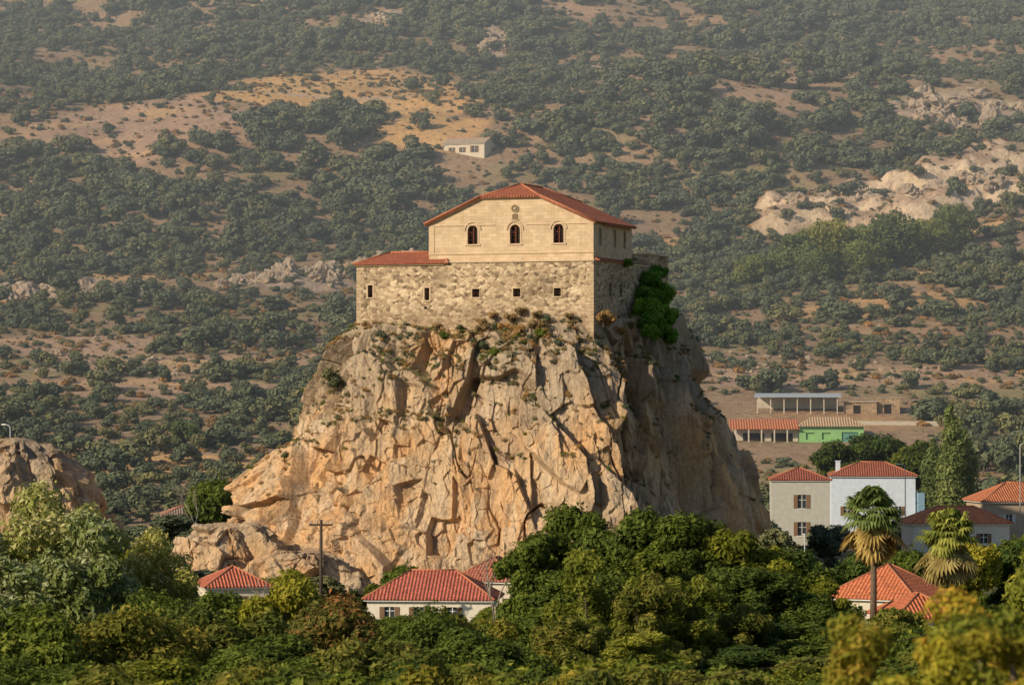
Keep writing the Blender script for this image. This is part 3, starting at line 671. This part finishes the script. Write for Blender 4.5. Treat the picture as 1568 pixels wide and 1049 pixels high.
# ---------------------------------------------------------------- village
GLASS=plain('window_glass',(.04,.05,.06),.15,.1,2,0)
def house(name,x,y,z0,w,d,h,rh,rz,wall,rc=((.56,.19,.09),(.40,.13,.07)),ov=.45,wins=(),shut=(.20,.12,.07),gable=False,chim=None,side=()):
    e=empty(name,(x,y,z0),rz); wm=plain(name+'_wall',wall,.85,.14,1.5,.1)
    b=boxes('walls',[(-w/2,w/2,0,d,-2,h)],wm,e)
    cs=[arch_prism(wx_,wz_,ww_,wh_,-.3,.22,arch=False) for wx_,wz_,ww_,wh_ in wins]+[arch_prism(wy_,wz_,ww_,wh_,-w/2-.3,-w/2+.22,axis='y',arch=False) for wy_,wz_,ww_,wh_ in side]
    if cs: cut(b,cs)
    sm_=plain(name+'_shutter',shut,.7,.2,5,0); fr=plain(name+'_frame',(.75,.74,.70),.6,.1,3,0)
    if wins:
        boxes('glass',[(a-c/2,a+c/2,.17,.2,z_,z_+g_) for a,z_,c,g_ in wins],GLASS,e)
        f=[];s_=[]
        for a,z_,c,g_ in wins:
            f+=[(a-c/2-.1,a+c/2+.1,-.06,.1,z_-.12,z_-.005),(a-.04,a+.04,.10,.165,z_,z_+g_),(a-c/2,a-.04,.11,.16,z_+g_*.6,z_+g_*.6+.06),(a+.04,a+c/2,.11,.16,z_+g_*.6,z_+g_*.6+.06)]
            s_+=[(a-c/2-.02-c/2,a-c/2-.02,-.05,-.005,z_,z_+g_),(a+c/2+.02,a+c/2+.02+c/2,-.05,-.005,z_,z_+g_)]
        boxes('window_frames',f,fr,e); boxes('shutters',s_,sm_,e,.01)
    if side:
        boxes('side_glass',[(-w/2+.17,-w/2+.2,a-c/2,a+c/2,z_,z_+g_) for a,z_,c,g_ in side],GLASS,e)
    r0=roofmat(name+'_tiles_a',0,rc[0],rc[1]); r1=roofmat(name+'_tiles_b',1,rc[0],rc[1])
    X0,X1,Y0,Y1=-w/2-ov,w/2+ov,-ov,d+ov; inset=0 if gable else min(w,d)/2+ov
    if w>=d:
        a=(X0+inset,d/2,h+rh); c=(X1-inset-.01,d/2,h+rh)
        v=[(X0,Y0,h),(X1,Y0,h),(X1,Y1,h),(X0,Y1,h),a,c]; f=[(0,1,5,4),(1,2,5),(2,3,4,5),(3,0,4)]; mi=[0,1,0,1]
    else:
        a=(0,Y0+inset,h+rh); c=(0,Y1-inset-.01,h+rh)
        v=[(X0,Y0,h),(X1,Y0,h),(X1,Y1,h),(X0,Y1,h),a,c]; f=[(0,1,4),(1,2,5,4),(2,3,5),(3,0,4,5)]; mi=[0,1,0,1]
    if gable and w>=d: f=[(0,1,5,4),(2,3,4,5)]; mi=[0,0]
    ro=pmesh('roof',v,f,[r0,r1],mi,e,loc=(0,0,.06)); md=ro.modifiers.new('s','SOLIDIFY'); md.thickness=.16; md.offset=0
    if gable and w>=d:
        pmesh('gables',[(-w/2,0,h),(-w/2,d,h),(-w/2,d/2,h+rh*.96),(w/2,0,h),(w/2,d,h),(w/2,d/2,h+rh*.96)],[(0,1,2),(3,4,5)],[wm],None,e)
    up_=Vector((0,0,.12)); vv=[Vector(q)+up_ for q in v]
    pr=[(vv[4],vv[5])]
    if not gable: pr+=[(vv[0],vv[4]),(vv[3],vv[4] if w>=d else vv[5]),(vv[1],vv[5] if w>=d else vv[4]),(vv[2],vv[5])]
    tubes('ridge',[([p,q_],.12) for p,q_ in pr],CAP,e,6)
    boxes('eave_board',[(X0+.1,X1-.1,Y0+.1,Y1-.1,h-.14,h-.02)],fr,e)
    if chim:
        cx_,cy_,ch_=chim; boxes('chimney',[(cx_-.35,cx_+.35,cy_-.35,cy_+.35,h,h+ch_),(cx_-.45,cx_+.45,cy_-.45,cy_+.45,h+ch_,h+ch_+.12)],wm,e,.02)
    return e
house('grey_village_house',42.4,480,1.5,8.6,9,9.5,1.7,R(-3),(.46,.46,.42),((.38,.12,.08),(.26,.08,.055)),wins=[(.2,5.4,1.2,2.0),(.2,1.4,1.2,2.0)],ov=.3)
house('white_village_house',55.3,500,2.5,12.8,9,8.6,2.0,R(-4),(.58,.66,.78),((.38,.12,.07),(.28,.09,.055)),wins=[(-4,2.6,1,1.4),(3.8,2.6,1,1.4)],ov=.4,chim=(-5.3,3,2.2))
boxes('lean_to_shed',[(61.9,62.9,498,503,1,8.6)],plain('pale_blue_wall',(.22,.36,.50),.8,.1,2,.05))
house('stone_village_house',72,458,.8,12,9,7.8,2.5,R(8),(.42,.33,.24),((.62,.22,.10),(.46,.16,.08)),wins=[(-4.5,4.7,.9,1.3),(-2.4,4.7,.9,1.3),(1,4.7,.9,1.3)],shut=(.6,.6,.58),chim=(2,3,3.4))
house('orange_roof_house',60.0,436,.6,13,8,5.8,2.1,R(5),(.66,.62,.54),((.70,.25,.11),(.56,.19,.09)),wins=[(-3,3.2,1,1.3),(0,3.2,1,1.3),(3,3.2,1,1.3)])
house('low_red_roof_house',32.9,300,1.6,8.5,9,3.4,2.9,R(-28),(.60,.54,.44),((.68,.21,.10),(.50,.15,.07)),wins=[(-2,1,1,1.2),(2,1,1,1.2)])
house('low_red_roof_house',36.6,286,1.6,6,7,2.6,1.9,R(12),(.60,.54,.44),((.68,.21,.10),(.50,.15,.07)),wins=[(0,.8,1,1.1)])
house('white_cottage',-8.4,330,0,12.6,8,3.0,2.7,R(-6),(.70,.64,.54),((.52,.15,.10),(.36,.10,.075)),wins=[(-4,1.2,1,1.1),(-1,1.2,1,1.1),(2.4,1.2,1,1.1)])
house('stone_cottage',-3.0,345,0,6.4,8,4.0,2.3,R(-20),(.60,.52,.42),((.46,.16,.10),(.33,.11,.08)),wins=[(0,1.5,1,1.1)])
house('red_roof_cottage',-28.3,338,.3,6.4,7,3.5,1.9,R(14),(.62,.55,.45),((.58,.17,.10),(.44,.13,.08)),wins=[(0,1.5,1,1.1)])
house('blue_roof_cottage',-46,470,.4,8,7,5.8,1.5,R(8),(.6,.58,.52),((.35,.25,.2),(.25,.2,.17)),wins=[(0,3,1,1.1)])
house('hill_farmhouse',-14.5,984,float(H(-14.5,984)[0])-.3,13.5,8,3.6,2.0,R(-24),(.66,.60,.50),((.56,.46,.36),(.48,.39,.30)),wins=[(-4,1,1.1,1.5),(-.5,1,1.1,1.5),(3.5,.9,1.4,2)],gable=True)
house('hill_chapel',29,1150,float(H(29,1150)[0]),5,4,3.4,1.2,R(20),(.70,.66,.58),((.6,.5,.4),(.5,.4,.33)),gable=True,wins=[(0,1,1,1.3)])
bz=float(H(54,612)[0])
W1=plain('barn_wall',(.55,.50,.42),.85,.2,1); GW=plain('green_wall',(.25,.48,.20),.8,.15,1.5,.05); OR=roofmat('barn_orange_sheet',0,(.66,.24,.11),(.56,.19,.09),.5)
BR=empty('farm_barn',(53.8,612,bz-.6),R(-3))
boxes('walls',[(-12,0,0,9,-1.5,3.2)],W1,BR); g=boxes('green_walls',[(0,12,-1.2,9,-1.5,3.4)],GW,BR)
cut(g,[arch_prism(x_,1.0,1.6,1.3,-1.6,-.9,arch=False) for x_ in (2,5)]+[arch_prism(9.4,-1.5,3,3.9,-1.6,-.9,arch=False)])
boxes('openings',[(-10.5,-6.5,-.04,.1,.2,2.2),(-5.2,-1.2,-.04,.1,.2,2.2)],DARK,BR)
boxes('posts',[(-12+i*2.4,-11.75+i*2.4,-1.9,-1.7,-1.5,2.9) for i in range(5)],W1,BR)
pmesh('roof',[(-13,-2,3.1),(0,-2,3.1),(0,9.5,4.7),(-13,9.5,4.7),(-13,-2,2.95),(0,-2,2.95),(0,9.5,4.5),(-13,9.5,4.5)],BF,[OR],None,BR)
pmesh('green_part_roof',[(-.4,-1.9,3.45),(12.5,-1.9,3.45),(9.5,4,5.2),(2.5,4,5.2),(-.4,9.6,3.45),(12.5,9.6,3.45)],[(0,1,2,3),(4,5,2,3),(1,5,2),(0,4,3)],[roofmat('green_part_tiles',0,(.60,.34,.20),(.45,.40,.26),.5)],None,BR)
boxes('door_panels',[(8.0,9.3,-.98,-.9,-1.5,2.3),(9.4,10.8,-.98,-.9,-1.5,2.3)],plain('teal_door',(.12,.30,.26),.6),BR)
sz_=float(H(56,642)[0])
SH=empty('long_metal_shed',(56,640,sz_-.6),R(-5))
boxes('posts',[(-8+i*2.6,-7.8+i*2.6,0,.2,-1,3.6) for i in range(7)]+[(-8,8,5.7,5.9,-1,4.0)],W1,SH)
pmesh('roof',[(-8.5,-.5,3.6),(8.5,-.5,3.6),(8.5,6.5,4.3),(-8.5,6.5,4.3),(-8.5,-.5,3.5),(8.5,-.5,3.5),(8.5,6.5,4.2),(-8.5,6.5,4.2)],BF,[plain('grey_metal',(.38,.44,.50),.45,.15,1)],None,SH)
sb=float(H(71,640)[0])
SB=empty('stone_farm_store',(70.5,640,sb),R(-6)); g=boxes('walls',[(-5.5,1,0,6,-2,2.3),(1,5.5,1,6,-2,3.1)],RUB,SB)
boxes('flat_roof',[(-5.8,1.1,-.3,6.3,2.3,2.5),(1.1,5.7,.8,6.3,3.1,3.25)],plain('old_concrete',(.45,.38,.30),.9),SB)
boxes('dark_door',[(2.4,3.8,.95,1.05,0,1.9),(-3.6,-2.2,-.05,.05,0,1.7)],DARK,SB)
hw=float(H(80,628)[0])
boxes('field_wall',[(64,96,628,628.5,hw-2,hw+.9)],W1)

WOOD=plain('pole_wood',(.08,.06,.045),.9,.3,6)
UP=empty('utility_pole',(-18.7,320,0),R(5))
tubes('post',[([(0,0,-1),(0,0,11.5)],[.20,.14])],WOOD,UP)
boxes('crossarm',[(-1.15,1.15,-.08,.08,10.9,11.08)],WOOD,UP)
tubes('insulators',[([(x_,0,11.05),(x_,0,11.35)],.06) for x_ in (-1.05,-.4,.4,1.05)],plain('ceramic',(.5,.48,.45),.3),UP,6)
tubes('brace',[([(-.7,-.05,10.95),(0,-.1,10.2)],.03),([(.7,-.05,10.95),(0,-.1,10.2)],.03)],IRON,UP,5)
def cable(a,b,sag,n=24):
    a=Vector(a);b=Vector(b); return [tuple(a.lerp(b,i/n)-Vector((0,0,sag*4*(i/n)*(1-i/n)))) for i in range(n+1)]
tubes('power_line',[(cable((-2,70,17.0),(19,88,19.6),.5),.014)],IRON,None,5)
def street_lamp(x,y,z,h,rz=0):
    e=empty('street_lamp',(x,y,z),rz)
    tubes('post',[([(0,0,-1),(0,0,h),(.25,0,h+.35),(.9,0,h+.45)],[.09,.06,.05,.045])],plain('lamp_metal',(.5,.5,.5),.5),e)
    boxes('lamp_head',[(.6,1.25,-.14,.14,h+.36,h+.5)],plain('lamp_head',(.75,.75,.72),.4),e,.04)
street_lamp(-59.6,388,15.5,4.2,R(150))
street_lamp(54.4,452,0,13.6,R(200)); street_lamp(70.3,452,0,16.5,R(10)); street_lamp(30.9,345,0,8.5,R(90))
TV=empty('tv_antenna',(-27.5,341,4.6)); tubes('mast',[([(0,0,0),(0,0,2.2)],.025),([(-.5,0,2.0),(.5,0,2.0)],.02)]+[([(-.45+i*.18,-.3,2.0),(-.45+i*.18,.3,2.0)],.012) for i in range(6)],IRON,TV,5)

# ---------------------------------------------------------------- named trees
cache={}
def tree(nm,kind,x,y,top,cr,mat,seed=0,n=15000,size=.26,base=None,lr=(.28,.42),nl=18,flat=.9,asp=.45,grd=None,column=False,jit=.9):
    g=float(H(x,y)[0]) if grd is None else grd
    h=top-g
    key=(kind,mat.name,seed)
    if key not in cache: cache[key]=(tree_mesh(kind+str(seed),h,cr,h*.18 if base is None else base,nl,n,size,mat,seed,max(.15,h*.022),lr,flat,asp,column=column,jit=jit),h,cr)
    m,h0,c0=cache[key]
    o=bpy.data.objects.new(nm,m); o.location=(x,y,g); o.scale=(cr/c0,cr/c0,h/h0); o.rotation_euler=(0,0,random.random()*6.28); link(o); return o
for i,(x,y,t,c,s) in enumerate([(-27.5,185,19.0,4.4,1),(-23.4,182,17.6,3.6,2),(-20.4,190,16.1,3.0,1),(-32.5,180,18.0,4.4,2),(-25,200,17.2,3.6,2),(-29.8,172,17.2,3.4,1),(-26,166,15.8,3.4,2)]):
    tree('silver_poplar_tree','silv',x,y,t,c,L_SILV,s,24000,.18,lr=(.2,.34),nl=30)
for x,y,t,c,m_,s in [(-21.5,140,15.2,3.8,L_GREEN,3),(-17.2,145,14.4,3.8,L_MIX,4),(-25,150,15.2,4.0,L_SILV,3),(-13.4,150,14.3,3.2,L_MIX,5),(-11.6,172,14.7,2.6,L_YEL,6),(-8.4,160,14.0,3.0,L_RED,7),(-15.4,175,13.4,3.0,L_GREEN,4),(-4.8,168,13.0,3.0,L_GREEN,3),(-2.0,172,12.4,2.8,L_MIX,5),(-10.2,140,13.6,3.2,L_GREEN,4),(-6,140,13.4,3.0,L_MIX,6),(-18.4,165,14.0,3.2,L_GREEN,3),(-1.8,150,13.2,3.0,L_GREEN,4),(-22.5,122,14.4,3.0,L_MIX,4),(-17.5,122,14.0,2.8,L_GREEN,3),(-13.6,125,13.8,2.8,L_GREEN,4),(-9,125,13.4,2.8,L_MIX,5),(-4.8,122,13.4,2.6,L_GREEN,3),(-.6,124,13.2,2.6,L_MIX,4),(3.6,126,13.2,2.6,L_GREEN,4),(7.8,128,13.2,2.6,L_MIX,5),(12,126,13.4,2.6,L_GREEN,3),(16,128,13.2,2.6,L_MIX,4),(20,130,13.6,2.8,L_GREEN,4)]:
    tree('plane_tree' if m_ is L_GREEN else 'autumn_tree','mid',x,y,t,c,m_,s,21000,.16,nl=26,lr=(.22,.36))
for x,y,t,c,s in [(1.6,232,14.2,3.4,11),(4.6,236,16.0,3.9,12),(8.2,232,15.8,4.0,11),(12.4,228,15.7,4.3,12),(16.2,226,14.6,4.0,11),(19.2,232,13.0,3.3,12),(20.9,224,11.4,2.8,11),(10,215,13.6,4.0,11),(15.6,212,12.8,3.8,12),(19.2,212,11.0,3.2,11),(4.4,208,12.8,3.8,12),(2.4,206,10.6,3.0,11),(17.0,185,10.9,3.4,11),(13.2,180,11.6,3.4,12),(20.8,185,9.8,3.0,11),(10.8,152,12.2,3.0,12),(15,155,12.0,3.,11),(18.4,158,11.0,2.8,11)]:
    tree('holm_oak_tree','dark',x,y,t,c,L_DARK if s==12 else L_GREEN,s,26000,.2,lr=(.2,.34),nl=30)
for x,y,t,c,s in [(4.0,172,15.8,2.7,21),(6.9,170,14.8,2.6,22),(9.5,176,14.2,2.5,21),(12.4,178,12.6,2.3,22),(3.0,160,13.2,2.5,22),(6.2,150,13.0,2.6,21)]:
    tree('pistachio_tree','yel',x,y,t,c,L_MIX if s==22 else L_YEL,s,13000,.17,lr=(.17,.28),nl=28,asp=.35)
for x,y,t,c,m_,s in [(25.6,152,17.2,2.9,L_YEL,31),(20.2,160,12.0,2.6,L_GREEN,4),(27.4,162,16.6,3.0,L_YEL,31),(22.4,150,12.8,2.8,L_MIX,4),(17.8,150,11.4,2.8,L_GREEN,4),(26.5,190,11,3.2,L_GREEN,3)]:
    tree('mulberry_tree','r',x,y,t,c,m_,s,18000,.18,nl=24,lr=(.22,.36))
L_NEAR=leafmat('near_yellow_foliage',(.12,.12,.012),(.32,.30,.03),(.60,.38,.06),.4)
for x,y,t,c,m_,s in [(5.2,48,20.8,.9,L_NEAR,41),(6.1,46,21.3,1.15,L_NEAR,42),(6.9,45,21.8,1.25,L_YEL,44),(7.6,47,22.1,1.2,L_NEAR,42),(5.7,43,20.9,.95,L_YEL,43),(6.6,42,21.1,1.0,L_NEAR,41)]:
    tree('nearby_shrub_tree','near',x,y,t,c,m_,s,8000,.07,base=.6,nl=24,lr=(.2,.34))
for x,y,t,c,m_,s in [(30,335,6.8,3.4,L_GREEN,51),(36,340,7.2,3.4,L_DARK,52),(42,345,7.6,3.4,L_GREEN,51),(49,350,8,3.8,L_YEL,54),(55,355,7.6,3.8,L_DARK,52),(26,310,7.6,3.2,L_GREEN,51),(43.5,296,4.8,2.4,L_GREEN,51),(28.2,350,9.4,3.0,L_HILL,53),(61,395,6.4,3.6,L_GREEN,51),(66,410,6.4,3.6,L_GREEN,51),(47,420,6.4,3.0,L_GREEN,51),(41,425,6.8,2.8,L_HILL,53),(-12,352,5.4,3.4,L_GREEN,51),(4,345,9.0,3.2,L_YEL,54),(9,350,9.4,3.2,L_YEL,54),(14,352,9.0,3.2,L_HILL,53),(20,350,8.4,3.2,L_HILL,53),(-33,350,5,3,L_HILL,53),(-40,345,8,4.2,L_GREEN,51),(-47,350,9,4.4,L_GREEN,51),(-53,352,9,4.6,L_HILL,53),(-20,345,4.6,2.8,L_HILL,53),(-26,352,4.2,2.4,L_GREEN,51),(28.8,283,5.6,2.2,L_GREEN,51),(32.4,276,5.6,2.3,L_MIX,54),(35.4,270,5.0,2.2,L_GREEN,51),(38.8,272,5.2,2.4,L_YEL,54),(-28.5,326,3.2,2.2,L_GREEN,51),(-25.4,328,3.4,2.0,L_HILL,53),(-11,316,2.5,1.8,L_GREEN,51),(-6.2,316,2.7,1.8,L_HILL,53),(-2.4,320,3.0,2.0,L_GREEN,51)]:
    tree('garden_tree','gard',x,y,t,c,m_,s,11000,.28,nl=22)
for x,y,t,c in [(52.5,515,16.3,5.0),(57.8,518,17.2,5.2),(63,516,16.2,4.6),(67.2,516,15,3.4)]:
    tree('stone_pine_tree','pine',x,y,t,c,L_DARK,61,13000,.36,base=5,flat=.7)
tree('lombardy_poplar_tree','pop',66.2,492,22.2,2.9,L_HPLANE,71,14000,.28,base=1,nl=18,column=True)
tree('lombardy_poplar_tree','pop',68.8,496,18.5,2.3,L_HPLANE,71); tree('lombardy_poplar_tree','pop',64.2,499,17.0,2.2,L_HPLANE,71)
for x,y,c,h in [(71,822,7.0,13),(80,828,8.0,15),(88,832,8,12),(97,838,8.5,15),(108,848,7,11),(76,812,6,9),(88,816,7,9),(60,818,6,9),(116,856,7,12)]:
    gz=float(H(x,y)[0]); tree('hillside_plane_tree','hp',x,y,gz+h,c,L_HPLANE,81+int(x)%2,11000,.45,base=.8,nl=24)
tree('round_green_tree','rg',-60.2,602,float(H(-60.2,602)[0])+5.5,3.2,L_HPLANE,82,6000,.3)
tree('garden_tree','gard',-42,460,12,4.4,L_GREEN,51); tree('garden_tree','gard',-47,455,7,4.4,L_HILL,53); tree('garden_tree','gard',-40,440,6,4.4,L_HILL,53)
def bare(x,y,top,seed,sp_=1.6):
    g=float(H(x,y)[0]); rg=random.Random(seed); L=[]
    def grow(p,d,l,r,dep):
        q=p+d*l; mid=p+d*l*.5+Vector((rg.uniform(-1,1),rg.uniform(-1,1),0))*l*.05
        L.append(([p,mid,q],[r,r*.8,r*.6]))
        if dep:
            for k in range(3): grow(p+d*l*rg.uniform(.55,1),(d+Vector((rg.uniform(-1,1),rg.uniform(-1,1),rg.uniform(0,.6)))*.55).normalized(),l*.62,r*.5,dep-1)
    grow(Vector((0,0,-.5)),Vector((0,0,1)),(top-g)*.5,.14,4)
    tubes('bare_tree',L,plain('pale_bark',(.30,.26,.21),.9),None,5,loc=(x,y,g))
bare(-43.6,450,12.2,3); bare(-1.2,235,14.0,5); bare(-9.6,165,13.4,8); bare(-13.2,178,14.2,9)
def fan_palm(x,y,top,seed,r=2.4):
    g=float(H(x,y)[0]); h=top-g-r*.75; rg=np.random.default_rng(seed); e=empty('fan_palm_tree',(x,y,g))
    tubes('trunk',[([(0,0,-1),(.1,0,h*.5),(0,.05,h)],[.38,.28,.26])],BARK,e,10)
    def fans(n,e0,e1,rr,mat,nm,droop):
        V=[];Fc=[];Tt=[]
        for i in range(n):
            a=rg.random()*6.283; el=rg.uniform(e0,e1); d=Vector((math.cos(a)*math.cos(el),math.sin(a)*math.cos(el),math.sin(el)))
            s=Vector((-math.sin(a),math.cos(a),0))
            L0=rr*rg.uniform(.42,.6); base=Vector((0,0,h))+d*L0
            V+=[Vector((0,0,h)),base,base+s*.05,Vector((0,0,h))+s*.05]; k=len(V)-4; Fc.append((k,k+1,k+2,k+3)); Tt.append(.4)
            ti=rg.random()
            for j in range(17):
                b=(j-8)/8*1.9; dd=(d*math.cos(b)+s*math.sin(b)).normalized(); ln=rr*.5*(1-.25*abs(j-8)/8); wv=(d*-math.sin(b)+s*math.cos(b))*ln*.10
                mid=base+dd*ln*.6; tip=base+dd*ln+Vector((0,0,-droop*ln*rg.uniform(.5,1.2)))
                k=len(V); V+=[base,mid-wv,tip,mid+wv]; Fc.append((k,k+1,k+2,k+3)); Tt.append(min(1,max(0,ti*.6+.4*rg.random())))
        m=np_mesh(nm,np.array([tuple(q) for q in V]),np.array(Fc)); at=m.attributes.new('tint','FLOAT','FACE'); at.data.foreach_set('value',np.array(Tt,np.float32)); m.materials.append(mat)
        link(bpy.data.objects.new(nm,m),e)
    fans(60,-.45,1.45,r,L_PALM,'fronds',.5)
    fans(46,-1.5,-.7,r*1.3,L_DEADP,'dead_frond_skirt',.2)
L_PALM=leafmat('palm_fronds',(.07,.11,.025),(.18,.23,.055),(.36,.40,.12),.3)
L_DEADP=leafmat('dead_palm_fronds',(.18,.13,.04),(.40,.30,.10),(.56,.44,.18),.2)
fan_palm(32.0,290,15.4,1,3.1); fan_palm(37.4,281,13.8,2,3.1)
ns=1700; y=rng.uniform(95,365,ns); x=rng.uniform(-1,1,ns)*(.17*y+10)
def inbox(x,y,a,b,c,d): return (x>a)&(x<b)&(y>c)&(y<d)
k=~(inbox(x,y,-17,3,312,358)|inbox(x,y,-33,-24,325,348)|inbox(x,y,26,42,282,312)); x,y=x[k],y[k]; s=rng.uniform(1.4,2.9,len(x))
UC=proto_coll('undergrowth_kinds',[tree_mesh('ug0',1,.75,.03,12,4200,.065,L_GREEN,301,.03,(.25,.42),.8,.5,jit=1),tree_mesh('ug1',1,.75,.03,12,4200,.065,L_DARK,302,.03,(.25,.42),.8,.5,jit=1),tree_mesh('ug2',1.1,.7,.03,12,4000,.065,L_MIX,303,.03,(.25,.42),.8,.5,jit=1)])
scatter('undergrowth',np.stack([x,y,H(x,y)-.2],1),np.stack([s,s,s],1),np.stack([0*x,0*x,x*7],1),rng.choice([0,1,2],len(x),p=[.45,.15,.40]),UC)

# ---------------------------------------------------------------- haze, light, camera
hz=boxes('valley_haze',[(-2500,2500,445,3600,-30,420)],DARK)
hm=bpy.data.materials.new('haze_air'); hm.use_nodes=True; t=hm.node_tree; t.nodes.clear()
vs=t.nodes.new('ShaderNodeVolumeScatter'); vs.inputs['Color'].default_value=(.70,.85,1,1); vs.inputs['Density'].default_value=.00042; vs.inputs['Anisotropy'].default_value=0
o_=t.nodes.new('ShaderNodeOutputMaterial'); t.links.new(vs.outputs[0],o_.inputs['Volume']); hz.data.materials.clear(); hz.data.materials.append(hm)
EL,AZM=R(28),R(235)
W=bpy.data.worlds.new('World'); S.world=W; W.use_nodes=True; nt=W.node_tree
sky=nt.nodes.new('ShaderNodeTexSky'); sky.sky_type='NISHITA'; sky.sun_disc=False; sky.sun_elevation=EL; sky.sun_rotation=AZM; sky.air_density=1.0; sky.dust_density=.6
nt.links.new(sky.outputs[0],nt.nodes['Background'].inputs[0]); nt.nodes['Background'].inputs[1].default_value=.09
sd=bpy.data.lights.new('sun','SUN'); sd.energy=5.0; sd.angle=R(.5); sd.color=(1,.84,.60)
so=link(bpy.data.objects.new('sun',sd)); to=Vector((math.sin(AZM)*math.cos(EL),math.cos(AZM)*math.cos(EL),math.sin(EL))); so.rotation_euler=to.to_track_quat('Z','Y').to_euler()
cd=bpy.data.cameras.new('camera'); cd.lens=114.8; cd.sensor_width=36; cd.clip_end=8000; cd.clip_start=.5
cd.dof.use_dof=True; cd.dof.focus_distance=400; cd.dof.aperture_fstop=2.0
co=link(bpy.data.objects.new('camera',cd)); co.location=(0,0,24); co.rotation_euler=(R(90)+.0151,0,0); S.camera=co
S.view_settings.view_transform='Standard'; S.view_settings.look='None'; S.view_settings.exposure=0
